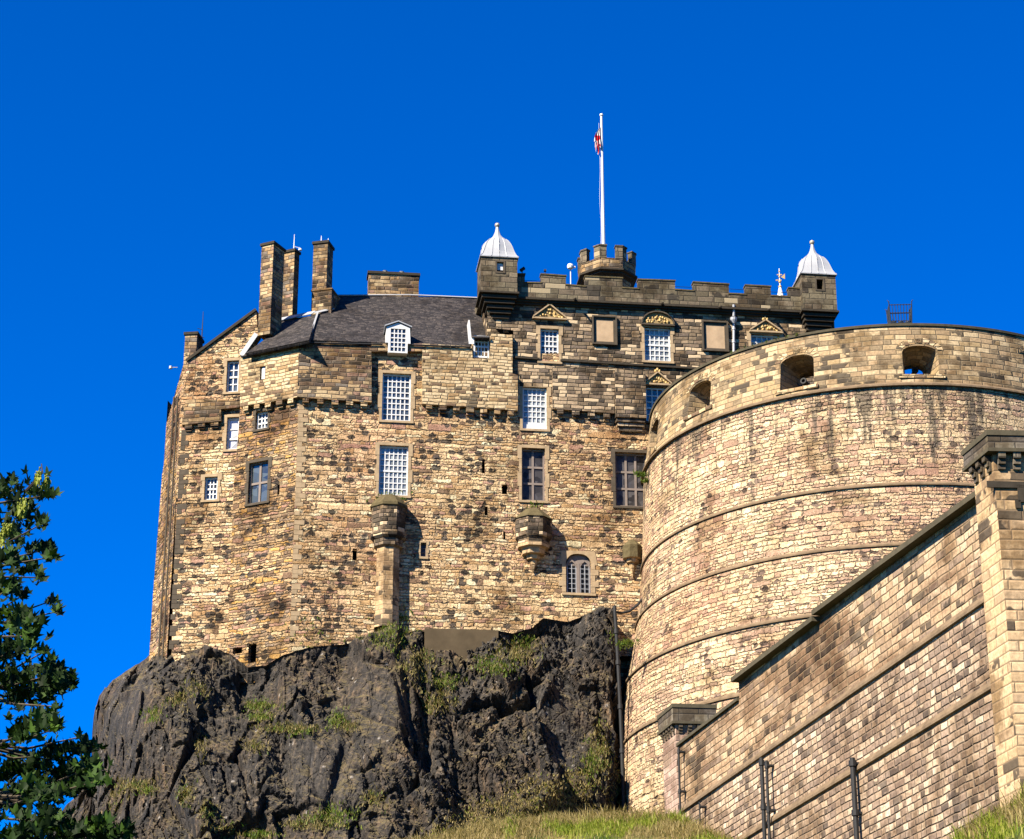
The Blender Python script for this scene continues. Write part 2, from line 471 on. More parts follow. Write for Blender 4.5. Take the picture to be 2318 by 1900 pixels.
M['parapet'] = ashlar('lichened_dark_parapet_stone', [(.16, .13, .085), (.20, .165, .105), (.135, .11, .07), (.24, .19, .125), (.18, .14, .095)], (.05, .042, .03), .9, .42, .4, .35, .6, .03, .015, .1, (.05, (.40, .32, .2)))
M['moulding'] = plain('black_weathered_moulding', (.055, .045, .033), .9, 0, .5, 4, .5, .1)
M['drum'] = coursed('battery_rubble_stone', [(.66, .50, .30), (.60, .43, .26), (.48, .32, .22), (.76, .60, .38), (.64, .48, .29), (.42, .28, .19), (.72, .55, .33), (.56, .40, .27), (.70, .54, .34)], (.62, .46, .29), .52, .24, .06, .10, .07, 1.3, pink=.4, gain=1.16, big=.4, darkc=(.10, .07, .055), top=(57.9, 7))
M['drum_low'] = coursed('battery_lower_rubble', [(.70, .53, .32), (.60, .44, .27), (.48, .33, .22), (.76, .59, .36), (.42, .29, .20), (.66, .49, .30), (.72, .55, .34)], (.60, .44, .27), .50, .23, .10, .06, .07, 1.3, pink=.4, gain=1.16, big=.4, darkc=(.10, .07, .055))
M['drum_par'] = ashlar('battery_parapet_blocks', [(.44, .31, .16), (.50, .36, .20), (.36, .25, .14), (.58, .44, .26), (.30, .22, .13), (.46, .32, .18)], (.20, .15, .09), .85, .36, .30, .25, .8, .05, .02, .10)
M['coping'] = plain('dark_coping_stone', (.10, .085, .055), .9, 0, .5, 2.5, .5, .1, .05)
M['string'] = plain('brown_string_course', (.22, .155, .095), .9, 0, .75, 1.6, .9, .1, .08)
M['fore'] = ashlar('forewall_ashlar', [(.56, .38, .225), (.50, .34, .205), (.64, .45, .275), (.42, .29, .18), (.53, .365, .22), (.66, .49, .32), (.34, .24, .165)], (.26, .18, .10), .70, .30, .20, .25, .9, .05, .018, .12, big=.9, darkc=(.09, .07, .05))
M['fore_low'] = ashlar('forewall_mottled_blocks', [(.52, .37, .245), (.38, .27, .19), (.66, .49, .33), (.33, .24, .175), (.47, .335, .225), (.76, .59, .42), (.43, .31, .22)], (.24, .17, .11), .50, .27, .22, .3, 1.1, .045, .02, .10, big=.6, darkc=(.12, .09, .07))
M['pillar'] = ashlar('tower_pier_ashlar', [(.66, .46, .25), (.58, .40, .22), (.72, .52, .30), (.62, .43, .24), (.52, .36, .21)], (.28, .19, .11), .95, .34, .22, .1, .5, .02, .012, .07)
M['pinkpier'] = ashlar('pink_pier_ashlar', [(.60, .42, .33), (.52, .36, .28), (.64, .47, .36), (.46, .31, .24)], (.30, .21, .15), .6, .30, .1, .1, .6, .03, .015, .02)
M['slate'] = ashlar('dark_slate_roof', [(.030, .026, .026), (.050, .043, .042), (.068, .058, .055), (.040, .036, .036), (.095, .08, .072)], (.018, .016, .016), .28, .20, .15, .1, .35, .03, .012, 0, None, .7)
M['lead'] = plain('pale_lead_sheet', (.42, .43, .45), .45, .0, .12, 1.5, .1, .5)
M['white'] = plain('white_painted_timber', (.78, .78, .77), .5, 0, .04, 2, 0)
M['stonetrim'] = plain('dressed_buff_surround', (.46, .335, .20), .9, 0, .45, 2.2, .5, .1, .04)
M['darktrim'] = plain('dark_dressed_surround', (.10, .08, .058), .9, 0, .5, 2.2, .5, .1, .04)
M['mull'] = plain('purple_grey_mullion_stone', (.27, .22, .19), .9, 0, .3, 2.5, .4, .1)
M['gold'] = plain('gilded_carving', (.66, .44, .16), .45, .25, .5, 9, .5)
M['ochre'] = plain('ochre_tympanum', (.34, .23, .09), .8, 0, .5, 6, .5)
M['panel'] = plain('pale_smooth_panel_stone', (.52, .37, .23), .85, 0, .4, 1.6, .4, .1, .04)
M['iron'] = plain('black_painted_iron', (.010, .010, .011), .75, 0, .3, 5, .15)
M['ironrust'] = plain('dark_blue_iron', (.006, .014, .030), .6, 0, .3, 5, .2)
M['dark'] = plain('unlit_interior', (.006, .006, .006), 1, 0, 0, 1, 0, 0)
M['concrete'] = plain('brown_stained_render', (.115, .085, .05), .9, 0, .5, .9, .4, .1, .04)
M['moss'] = plain('mossy_stone', (.125, .10, .052), .95, 0, .55, 3.5, .8, .05, .08)
M['ball'] = plain('gilded_ball', (.55, .47, .36), .35, .3, .2, 2, 0)
M['paintpole'] = plain('white_painted_pole', (.85, .85, .85), .4, 0, .04, 1, 0)

def glass(name, base, refl, tint=(.5, .62, .8)):
    g = G(name, .12, .5)
    g.t.nodes.remove(g.b)
    out = g.t.nodes['Material Output']
    uv = g.n('UVMap').outputs[0]
    v = g.n('TexVoronoi', {'voronoi_dimensions': '2D'}, Scale=2.6, Randomness=1.0); g.t.links.new(uv, v.inputs['Vector'])
    sp = g.n('SeparateColor'); g.put(sp.inputs[0], v.outputs['Color'])
    col = g.mix(sp.outputs[0], tuple(c * .45 for c in base), tuple(min(1, c * 1.5) for c in base))
    d = g.n('BsdfDiffuse'); g.put(d.inputs['Color'], g.mix(1.0, col, (ALB, ALB, ALB), 'MULTIPLY'))
    gl = g.n('BsdfGlossy', Roughness=.08); gl.inputs['Color'].default_value = tint + (1,)
    bp = g.n('Bump', Strength=.35, Distance=.03); g.put(bp.inputs['Height'], g.noise(uv, 2.2, 2, .5, '2D').outputs['Fac'])
    g.put(gl.inputs['Normal'], bp.outputs[0])
    mx = g.n('MixShader'); g.put(mx.inputs[0], g.math('MULTIPLY', g.mr(sp.outputs[1], 0, 1, .5, 1.3), refl, 0, True))
    g.put(mx.inputs[1], d.outputs[0]); g.put(mx.inputs[2], gl.outputs[0])
    g.t.links.new(mx.outputs[0], out.inputs['Surface'])
    return g.m
M['glass'] = glass('blue_window_glass', (.08, .10, .11), .20, (.55, .5, .45))
M['glass_pale'] = glass('pale_blind_behind_glass', (.34, .37, .36), .12, (.7, .65, .6))
M['glass_grey'] = glass('leaded_grey_glass', (.075, .07, .072), .03, (.4, .4, .4))
M['glass_white'] = glass('white_shutter_behind_glass', (.75, .76, .75), .1)

def rock_material():
    g = G('dark_basalt_cliff', .88, .25)
    ob = g.n('TexCoord').outputs['Object']
    geo = g.n('NewGeometry')
    n1 = g.noise(ob, .25, 6, .6).outputs['Fac']
    n2 = g.noise(g.vmap(ob, (1.6, 1.6, .5)), 1.2, 7, .68).outputs['Fac']
    n3 = g.noise(ob, 5, 5, .7).outputs['Fac']
    col = g.ramp(n2, [(.28, (.009, .008, .008)), (.43, (.026, .023, .021)), (.56, (.056, .047, .039)), (.72, (.19, .14, .09))])
    col = g.mix(g.mr(n1, .45, .62), col, g.mix(1.0, col, (1.3, 1.1, .9), 'MULTIPLY'))
    col = g.mix(1.0, col, g.ramp(n3, [(.3, (.45, .45, .45)), (.7, (1.6, 1.6, 1.6))]), 'MULTIPLY')
    # ochre soil and dry moss where the rock lies back, in patches
    sp = g.n('SeparateXYZ'); g.put(sp.inputs[0], geo.outputs['Normal'])
    m = g.math('ADD', g.mr(sp.outputs[2], .25, .85), g.math('MULTIPLY', g.math('SUBTRACT', g.noise(ob, .5, 5, .65).outputs['Fac'], .53), 3.2))
    m = g.mr(m, .25, .85)
    moss = g.mix(g.noise(ob, 1.4, 4, .6).outputs['Fac'], (.06, .065, .02), (.24, .165, .075))
    col = g.mix(g.math('MULTIPLY', m, .75), col, moss)
    # lichen spots and bird streaks
    v = g.n('TexVoronoi', {}, Scale=.85, Randomness=1.0); g.t.links.new(ob, v.inputs['Vector'])
    col = g.mix(g.math('MULTIPLY', g.mr(v.outputs['Distance'], .12, .07), .55), col, (.42, .38, .34))
    st = g.noise(g.vmap(ob, (1.4, 1.4, .12)), 1.0, 3, .6).outputs['Fac']
    col = g.mix(g.math('MULTIPLY', g.mr(st, .70, .78), .5), col, (.32, .30, .29))
    g.base(col)
    ro = g.n('Mapping'); ro.inputs['Rotation'].default_value = (0, .4, 0); ro.inputs['Scale'].default_value = (1, 1, .45); g.put(ro.inputs['Vector'], ob)
    ve = g.n('TexVoronoi', {'feature': 'DISTANCE_TO_EDGE'}, Scale=.9); g.put(ve.inputs['Vector'], ro.outputs[0])
    vf = g.n('TexVoronoi', {}, Scale=1.9); g.put(vf.inputs['Vector'], ro.outputs[0])
    h = g.math('ADD', g.math('MULTIPLY', n2, .38), g.math('MULTIPLY', n3, .30))
    h = g.math('ADD', h, g.math('MULTIPLY', vf.outputs['Distance'], .3))
    h = g.math('ADD', h, g.math('MULTIPLY', g.mr(ve.outputs['Distance'], 0, .04), .30))
    g.bump(h, .9, .28)
    return g.m
M['rock'] = rock_material()

def soil_material():
    g = G('grassy_soil', .95, .1)
    ob = g.n('TexCoord').outputs['Object']
    n1 = g.noise(ob, .35, 5, .6).outputs['Fac']; n2 = g.noise(ob, 3, 5, .7).outputs['Fac']
    col = g.mix(g.mr(n1, .4, .6), (.055, .085, .015), (.20, .16, .06))
    col = g.mix(1.0, col, g.ramp(n2, [(.25, (.5, .5, .5)), (.75, (1.5, 1.5, 1.5))]), 'MULTIPLY')
    g.base(col); g.bump(n2, 1, .2)
    return g.m
M['soil'] = soil_material()
M['ground'] = plain('dark_park_lawn', (.022, .03, .012), .95, 0, .5, .05, .3, .1)

def leafy(name, cols, trans=.3, sc=1.2, rough=.5):
    g = G(name, rough, .08)
    geo = g.n('NewGeometry')
    ob = g.n('TexCoord').outputs['Object']
    n = g.noise(ob, sc, 3, .6).outputs['Fac']
    rp = g.math('ADD', g.math('MULTIPLY', geo.outputs['Random Per Island'], .6), g.math('MULTIPLY', g.mr(n, .3, .7), .4))
    col = g.ramp(rp, [(i / (len(cols) - 1), c) for i, c in enumerate(cols)])
    g.base(col)
    tr = g.n('BsdfTranslucent'); g.put(tr.inputs['Color'], g.mix(1.0, col, (.85, .9, .3), 'MULTIPLY'))
    mx = g.n('MixShader', _0=trans)
    out = g.t.nodes['Material Output']
    g.put(mx.inputs[1], g.b.outputs[0]); g.put(mx.inputs[2], tr.outputs[0])
    g.t.links.new(mx.outputs[0], out.inputs['Surface'])
    return g.m
M['leaf'] = leafy('sycamore_leaf', [(.006, .014, .003), (.010, .024, .004), (.022, .052, .007), (.09, .17, .02)], .12, 1.2, .62)
M['seed'] = leafy('lime_seed_keys', [(.26, .32, .04), (.40, .42, .08), (.18, .26, .03)], .3, 3)
M['blade'] = leafy('meadow_grass_blades', [(.09, .14, .012), (.19, .26, .025), (.33, .36, .05), (.50, .43, .15)], .25, .4)
M['weed'] = leafy('ledge_weeds', [(.05, .09, .012), (.10, .17, .02), (.18, .22, .035), (.28, .24, .08)], .2, .8)
M['drydark'] = leafy('ledge_straw', [(.09, .10, .02), (.20, .17, .06), (.34, .26, .11), (.12, .14, .02)], .2, .8)
M['dry'] = leafy('dry_straw_blades', [(.11, .12, .025), (.27, .21, .075), (.46, .35, .16), (.13, .16, .025)], .25, .5)
M['bark'] = plain('grey_brown_bark', (.10, .08, .055), .9, 0, .4, 6, .6, .1)

def flag_material():
    g = G('red_white_blue_cloth', .8, .1)
    uv = g.n('UVMap').outputs[0]
    s = g.n('SeparateXYZ'); g.put(s.inputs[0], uv)
    x, y = s.outputs[0], s.outputs[1]
    ax = g.math('ABSOLUTE', g.math('SUBTRACT', x, .5)); ay = g.math('ABSOLUTE', g.math('SUBTRACT', y, .5))
    dg = g.math('ABSOLUTE', g.math('SUBTRACT', ax, ay))
    mn = g.math('MINIMUM', ax, ay)
    col = g.mix(g.math('LESS_THAN', dg, .10), (.01, .02, .16), (.8, .8, .8))
    col = g.mix(g.math('LESS_THAN', dg, .04), col, (.6, .01, .02))
    col = g.mix(g.math('LESS_THAN', mn, .25), col, (.8, .8, .8))
    col = g.mix(g.math('LESS_THAN', mn, .09), col, (.6, .01, .02))
    g.base(col)
    return g.m
M['flag'] = flag_material()

# ------------------------------------------------------------------ planes of the castle
F3 = PL((9.8, 151.0, 40.0), 7.0)
c32 = F3.hit(672, 1000); c32.z = 40
F2 = PL(c32, -26.0)
c21 = F2.hit(530, 1100); c21.z = 40
F1 = PL(c21 + Vector((0, .55, 0)), -8.0)
c10 = F1.hit(400, 1100); c10.z = 40
F0 = PL(c10, -68.0)

def outline(pl, pts, off=0):
    r = []
    for p in pts:
        if p[0] == 's': r.append((p[1], pl.t_at(p[1], p[2], off)))
        else: r.append(pl.st(p[0], p[1], off))
    return r
def rc(t): return [(t[0], t[1]), (t[2], t[1]), (t[2], t[3]), (t[0], t[3])]
def corner_s(A, B, off):      # where the two offset planes meet, as s on A and s on B
    a0 = A.p + A.n * off; b0 = B.p + B.n * off
    k = (b0 - a0).dot(B.n) / A.u.dot(B.n)
    P = a0 + A.u * k
    return k, (P - B.p).dot(B.u)
JET = .38

palace = thing('castle_palace', 'old rubble stone palace with slate roof and tall chimneys standing on the dark crag', 'castle', (-10, 149, 38))
tower = thing('castle_tower', 'dark sooty square tower block with battlements and two lead domed corner turrets', 'castle tower', (10, 152, 38))

# ---- windows
def window(parent, pl, rect, cols, rows, off=0, depth=.28, mat='white', gm='glass', fr=.11, bar=.075, blind=0, sash=True, surround=None, sw=.22, label=None, pane_label=None):
    """rect in photo pixels; returns the hole for the wall"""
    t = pl.rect(*rect, off=off)
    s0, t0, s1, t1 = t
    mb = MB(); q = off - depth
    B = lambda a0, b0, a1, b1, o, d: mb.box(pl.pt(a0, b0, o - d), pl.u * (a1 - a0), pl.v * (b1 - b0), pl.n * d)
    B(s0, t0, s0 + fr, t1, q + .10, .12); B(s1 - fr, t0, s1, t1, q + .10, .12)
    B(s0 + fr, t1 - fr, s1 - fr, t1, q + .10, .12); B(s0 + fr, t0, s1 - fr, t0 + fr * 1.2, q + .13, .15)
    a0, a1, b0, b1 = s0 + fr, s1 - fr, t0 + fr * 1.2 + blind, t1 - fr
    if blind: B(a0, t0 + fr * 1.2, a1, b0, q + .09, .1)
    for i in range(1, cols):
        x = a0 + (a1 - a0) * i / cols
        B(x - bar / 2, b0, x + bar / 2, b1, q + .055, .06)
    for j in range(1, rows):
        y = b0 + (b1 - b0) * j / rows
        k = 1.7 if (sash and j == rows // 2) else 1
        B(a0, y - bar * k / 2, a1, y + bar * k / 2, q + (.085 if k > 1 else .059), .06)
    wo = mb.build('window', M[mat], parent)
    if label: wo['label'] = label
    g = MB(); g.box(pl.pt(s0 + .02, t0 + .02, q - .05), pl.u * (s1 - s0 - .04), pl.v * (t1 - t0 - .04), pl.n * .04)
    gp = g.build('glazing', M[gm], wo)
    if pane_label: gp['label'] = pane_label
    if surround:
        f = MB(); e = .035
        D = lambda a0, b0, a1, b1, ee=e: f.box(pl.pt(a0, b0, off - .05), pl.u * (a1 - a0), pl.v * (b1 - b0), pl.n * (ee + .05))
        hh = (t1 - t0 + sw) / 4.0
        for k in range(4):         # long and short quoins up each jamb
            wd = sw * (1.35 if k % 2 else .85)
            D(s0 - wd, t0 + hh * k - .0, s0 - .002, t0 + hh * (k + 1) - .02, e + (k % 2) * .012)
            D(s1 + .002, t0 + hh * k - .0, s1 + wd, t0 + hh * (k + 1) - .02, e + (k % 2) * .012)
        D(s0 - .0, t1 + .002, s1 + .0, t1 + sw, e + .02)
        D(s0 - sw, t0 - .16, s1 + sw, t0 - .003, e + .06)
        f.build('surround', M[surround], wo)
    return rc(t)

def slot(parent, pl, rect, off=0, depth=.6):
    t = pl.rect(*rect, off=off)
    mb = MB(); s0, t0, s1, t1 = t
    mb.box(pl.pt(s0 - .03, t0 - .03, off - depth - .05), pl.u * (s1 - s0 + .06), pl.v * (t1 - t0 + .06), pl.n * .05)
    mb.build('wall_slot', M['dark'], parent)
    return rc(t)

def wall(name, parent, pl, outer, holes, mat, off=0, reveal=.34, thick=None, label=None):
    mb = MB()
    mb.poly(pl, outer, holes, off)
    for h in holes: mb.rim(pl, h, off, off - reveal, True)
    if thick: mb.rim(pl, outer, off, off - thick)
    o = mb.build(name, M[mat], parent)
    if label: o['label'] = label
    return o

# ================================================================== palace walls
cu3, cu2 = corner_s(F3, F2, JET)
# F3 (the long face), lower rubble wall
h3 = []
h3.append(window(palace, F3, (865, 846, 930, 953), 6, 8, surround='stonetrim', label='tall white sash window above the stone bartizan, with blue panes'))
h3.append(window(palace, F3, (858, 1009, 924, 1122), 6, 8, gm='glass_pale', surround='stonetrim', label='white sash window with pale blinds'))
h3.append(window(palace, F3, (1183, 877, 1238, 972), 5, 6, gm='glass_pale', blind=.45, surround='stonetrim', label='white sash window with a plain boarded bottom rail'))
h3.append(window(palace, F3, (1181, 1015, 1234, 1134), 2, 3, mat='mull', gm='glass_grey', fr=.12, bar=.15, sash=False, depth=.36, surround='stonetrim', label='dark stone mullioned window'))
h3.append(window(palace, F3, (1393, 1025, 1466, 1147), 3, 3, mat='mull', gm='glass_grey', fr=.12, bar=.15, sash=False, depth=.36, surround='darktrim', label='wide dark stone mullioned window beside the battery'))
for q in ((1091, 1040, 1098, 1072), (1136, 1097, 1149, 1119), (1097, 1147, 1104, 1167), (1139, 1204, 1144, 1222), (798, 1242, 808, 1268)):
    h3.append(slot(palace, F3, q))
h3.append(window(palace, F3, (952, 1229, 965, 1261), 1, 3, mat='mull', gm='glass_grey', fr=.04, bar=.03, sash=False, surround='stonetrim', sw=.14))
# gothic window
gx0, gy0, gx1, gy1 = 1281, 1254, 1338, 1343
gs0, gt0, gs1, gt1 = F3.rect(gx0, gy0, gx1, gy1)
gm_ = (gs0 + gs1) / 2; gw = (gs1 - gs0) / 2; spring = gt1 - .75
arch = [(gs0, gt0), (gs1, gt0), (gs1, spring)] + [(gm_ + gw * math.cos(a) ** .8 if a < PI / 2 - .01 else gm_, spring + .75 * math.sin(a) ** 1.0) for a in [PI / 10, PI / 5, PI * .3, PI * .4, PI / 2]]
arch += [(2 * gm_ - x, y) for x, y in arch[-2:2:-1]] + [(gs0, spring)]
h3.append(arch)
gw_o = MB()
def gbar(mb, pl, pts, wd, o, d):
    for (a, b), (c, e) in zip(pts, pts[1:]):
        A = pl.pt(a, b, o - d); B_ = pl.pt(c, e, o - d); dr = (B_ - A).normalized(); sd_ = dr.cross(pl.n).normalized()
        mb.box(A - sd_ * wd / 2 - dr * wd * .2, (B_ - A) + dr * wd * .4, sd_ * wd, pl.n * d)
gbar(gw_o, F3, [(gm_, gt0), (gm_, spring + .1)], .2, -.10, .15)
for sg in (-1, 1):
    c_ = gm_ + sg * gw * .52; r_ = gw * .42
    gbar(gw_o, F3, [(c_ - r_, gt0), (c_ - r_, spring - .2), (c_ - r_ * .6, spring + .12), (c_, spring + .3), (c_ + r_ * .6, spring + .12), (c_ + r_, spring - .2), (c_ + r_, gt0)], .10, -.12, .12)
gw_o.poly(F3, [(gs0, spring - .05), (gs1, spring - .05), arch[3], arch[5], arch[7], (2 * gm_ - arch[5][0], arch[5][1])], (), -.22)
go = gw_o.build('window', M['mull'], palace); go['label'] = 'twin light pointed arch window with dark stone tracery'
g2 = MB()
for sg in (-1, 1):
    c_ = gm_ + sg * gw * .52; r_ = gw * .34
    for xx in (c_ - r_, c_, c_ + r_): gbar(g2, F3, [(xx, gt0 + .05), (xx, spring)], .045, -.13, .03)
    for k in range(1, 6): gbar(g2, F3, [(c_ - r_, gt0 + k * .36), (c_ + r_, gt0 + k * .36)], .03, -.14, .03)
g2.build('leading', M['lead'], go)
g3 = MB(); g3.box(F3.pt(gs0 - .02, gt0 - .02, -.30), F3.u * (gs1 - gs0 + .04), F3.v * (gt1 - gt0), F3.n * .05)
g3.build('glazing', M['iron'], go)
g4 = MB()
hd = [(gm_ - gw - .42, gt1 + .18)]
for i in range(5):
    y0 = gt0 + .05 + i * .42; wd = .5 if i % 2 else .26
    for sg in (-1, 1):
        x = gm_ + sg * (gw + .01)
        g4.box(F3.pt(min(x, x + sg * wd), y0, -.04), F3.u * wd, F3.v * .40, F3.n * (.085 + .01 * (i % 2)))
g4.box(F3.pt(gs0 - .3, gt0 - .18, -.04), F3.u * (gs1 - gs0 + .6), F3.v * .17, F3.n * .16)
g4.poly(F3, [(gs0 - .45, spring - .05), (gs0 - .01, spring - .05)] + arch[-2:6:-1] + arch[7:2:-1] + [(gs1 + .01, spring - .05), (gs1 + .45, spring - .05), (gs1 + .30, gt1 + .2), (gs0 - .30, gt1 + .2)], (), .03)
g4.build('surround', M['stonetrim'], go)

s_left = 0.0
outer3 = [(('s'), c, d) for c, d in ()]
o3 = outline(F3, [('s', (c32 - F3.p).dot(F3.u), 1540), (1500, 1480), (1500, 970), (1440, 960), (1440, 800), (1176, 800), (1176, 770), (1070, 772), (1066, 786), (700, 782), ('s', (c32 - F3.p).dot(F3.u), 782)])
h3.append(window(palace, F3, (1072, 761, 1107, 811), 4, 4, off=0, depth=.05, gm='glass_white', label='small pale window of the half dormer beside the tower'))
wall('rubble_wall', palace, F3, o3, h3, 'rubble')
# jettied segments on corbels
def jetty(pl, outer, mat, name='jettied_wall', off=JET, lab=None):
    mb = MB(); mb.slab(pl, outer, off, off + .05, back=False)
    o = mb.build(name, M[mat], palace)
    if lab: o['label'] = lab
    return o
def corbels(pl, s0, s1, tA, tB, parent=palace, pitch=.95, wd=.48, hh=.34, off=JET, mat='block'):
    n = max(2, int((s1 - s0) / pitch))
    for i in range(n):
        mb = MB()
        f = (i + .5) / n; s = s0 + (s1 - s0) * f; t = tA + (tB - tA) * f
        h_ = hh * random.uniform(.85, 1.15); w_ = wd * random.uniform(.85, 1.15)
        mb.box(pl.pt(s - w_ / 2, t - h_, 0), pl.u * w_, pl.v * (h_ - .003), pl.n * (off - .03))
        mb.box(pl.pt(s - w_ / 2 + .03, t - h_ * 1.5, 0), pl.u * (w_ - .06), pl.v * (h_ * .5 + .002), pl.n * (off * .5))
        mb.build('corbel', M[mat], parent)
oA = outline(F3, [('s', cu3, 899), (841, 911), (841, 786), (770, 775), ('s', cu3, 772)], JET)
jetty(F3, oA, 'block'); corbels(F3, oA[0][0] + .1, oA[1][0], oA[0][1], oA[1][1])
oB = outline(F3, [(956, 914), (1172, 929), (1172, 850), (1160, 846), (1160, 758), (1112, 756), (1108, 812), (1070, 812), (1068, 784), (956, 778)], JET)
jetty(F3, oB, 'block_light'); corbels(F3, oB[0][0], oB[1][0], oB[0][1], oB[1][1])
oC = outline(F3, [(1251, 925), (1391, 936), (1391, 836), (1251, 829)], JET)
jetty(F3, oC, 'sooty'); corbels(F3, oC[0][0], oC[1][0], oC[0][1], oC[1][1], mat='sooty')
oE = outline(F3, [(841, 796), (956, 796), (956, 779), (841, 777)], JET - .05)
jetty(F3, oE, 'block', 'lintel_band')
# F2
h2 = [window(palace, F2, (579, 932, 606, 971), 3, 3, surround='darktrim', sw=.18, label='small white window high on the canted face'),
      window(palace, F2, (563, 1046, 606, 1138), 2, 2, mat='mull', gm='glass', fr=.09, bar=.16, sash=False, surround='darktrim', label='four light stone mullioned window with blue glass'),
      slot(palace, F2, (562, 1458, 580, 1500)), slot(palace, F2, (527, 1466, 548, 1480)), slot(palace, F2, (628, 1097, 633, 1120))]
e2 = (c32 - F2.p).dot(F2.u)
o2 = outline(F2, [(512, 1545), ('s', e2, 1545), ('s', e2, 880), (546, 900), (529, 1100)])
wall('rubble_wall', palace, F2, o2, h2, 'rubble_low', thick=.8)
o2j = outline(F2, [(543, 921), ('s', cu2, 899), ('s', cu2, 772), (545, 806)], JET)
sl = slot(palace, F2, (588, 829, 601, 860), JET, .3)
wl_ = MB(); wl_.poly(F2, o2j, [sl], JET); wl_.rim(F2, o2j, JET, -.1); wl_.rim(F2, sl, JET, JET - .3, True)
wl_.build('jettied_wall', M['block_light'], palace)
wf = MB(); t_ = F2.rect(593, 832, 600, 858, JET - .15); wf.box(F2.pt(t_[0], t_[1], JET - .2), F2.u * (t_[2] - t_[0]), F2.v * (t_[3] - t_[1]), F2.n * .06)
wf.build('window_shutter', M['white'], palace)
corbels(F2, o2j[0][0], o2j[1][0] - .1, o2j[0][1], o2j[1][1], mat='block_light', pitch=.85)
# F1
h1 = [window(palace, F1, (513, 817, 540, 888), 2, 4, surround='stonetrim', label='narrow sash window in the gable'),
      window(palace, F1, (513, 945, 540, 1018), 1, 3, gm='glass_white', surround='stonetrim', label='tall white blank window below the gable'),
      window(palace, F1, (463, 1080, 492, 1132), 3, 4, surround='stonetrim', label='small square window low on the left face')]
o1 = outline(F1, [(386, 1545), (523, 1545), (552, 1100), (550, 806), (584, 757), (580, 706), (427, 818), (414, 830), (400, 1100)])
wall('rubble_wall', palace, F1, o1, h1, 'rubble', thick=.9)
o1j = outline(F1, [(411, 962), (500, 953), (500, 926), (541, 922), (546, 905), (420, 905)], .3)
mbj = MB(); mbj.slab(F1, o1j, .3, .3, back=False); mbj.build('jettied_wall', M['block'], palace)
corbels(F1, o1j[0][0], o1j[1][0], o1j[0][1], o1j[1][1], off=.28, hh=.28)
# gable coping
gc = MB(); a = F1.st(424, 820); b = F1.st(582, 704)
dv = Vector((b[0] - a[0], b[1] - a[1])).normalized(); pv = Vector((-dv.y, dv.x)) * .2
gc.slab(F1, [a, b, (b[0] + pv.x, b[1] + pv.y), (a[0] + pv.x, a[1] + pv.y)], .15, 1.0)
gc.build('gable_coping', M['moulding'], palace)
# F0, the receding left flank in two steps
o0 = outline(F0, [('s', 0, 1545), ('s', 0, 822)]); top0 = F0.t_at(0, 822)
bs = F0.st(368, 1100)[0]
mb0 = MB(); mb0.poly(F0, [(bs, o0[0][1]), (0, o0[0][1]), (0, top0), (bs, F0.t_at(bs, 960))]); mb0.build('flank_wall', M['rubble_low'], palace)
PB = F0.pt(bs, 0); F00 = PL((PB.x, PB.y, 40), -50.0)
b2 = F00.st(346, 1350)[0]
mb0 = MB(); mb0.slab(F00, [(b2, -8), (.3, -8), (.3, F00.t_at(0, 1008)), (b2 * .4, F00.t_at(b2 * .4, 1075)), (b2, F00.t_at(b2, 1350))], 0, 3.0, back=False)
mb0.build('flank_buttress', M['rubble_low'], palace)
# pale quoin strips at the corners (projecting dressed stones)
def quoins(pl, s, dirn, t0, t1, off, mat):
    t = t0; k = 0
    while t < t1:
        mb = MB()
        hh = random.uniform(.28, .42); wd = .62 if k % 2 else .36; wd *= random.uniform(.85, 1.15)
        a = s if dirn > 0 else s - wd
        mb.box(pl.pt(a, t, off - .06), pl.u * wd, pl.v * (hh - .02), pl.n * (.06 + random.uniform(.015, .035)))
        mb.build('quoin', M[mat], palace)
        t += hh * random.choice((1, 1, 1, 2)) + .0; k += 1
e3 = (c32 - F3.p).dot(F3.u)
quoins(F3, e3 + .03, 1, F3.t_at(e3, 1440), F3.t_at(e3, 915), 0, 'stonetrim')
quoins(F1, .12 + F1.st(400, 1100)[0], 1, F1.t_at(F1.st(400, 1100)[0], 1470), F1.t_at(F1.st(400, 1100)[0], 975), 0, 'darktrim')
# flank downpipes
fp = MB()
for k, s_ in enumerate((-.6, -1.8)):
    fp = MB(); fp.tube([F0.pt(s_, -8, .15), F0.pt(s_, F0.t_at(s_, 900), .15)], .07, 6)
    fp.build('drainpipe', M['darktrim'], palace)
# rear of the palace block so it has a back
rear = MB()
pA = F0.pt(bs, 0); q1 = F3.pt(F3.st(1110, 900)[0], 0)
bk = [(pA.x, pA.y), (pA.x + 2, pA.y + 9), (q1.x + 2, q1.y + 12), (q1.x, q1.y + .5)]
zt = F3.hit(760, 790).z - 1
for i in range(3):
    a, b = bk[i], bk[i + 1]
    rear.face([(b[0], b[1], 30), (a[0], a[1], 30), (a[0], a[1], zt), (b[0], b[1], zt)])
rear.build('rear_wall', M['rubble_low'], palace)

# ---- roofs
rp0 = F3.hit(870, 777, JET); R3 = PL(rp0, 7.0, 44)
c_r = F2.pt(cu2, 0, JET); c_r.z = F2.hit(640, 786, JET).z
cr3 = F3.pt(cu3, 0, JET); cr3.z = rp0.z
R2 = PL(cr3, -26.0, 44)
def st_list(pl, pts): return [pl.st(*p) for p in pts]
mb = MB(); mb.slab(R3, st_list(R3, [(699, 770), (870, 776), (1064, 783), (1066, 768), (1118, 768), (1106, 709), (1090, 675), (769, 669), (752, 672), (752, 700), (718, 711)]), 0, .25, back=False)
ro = mb.build('slate_roof', M['slate'], palace)
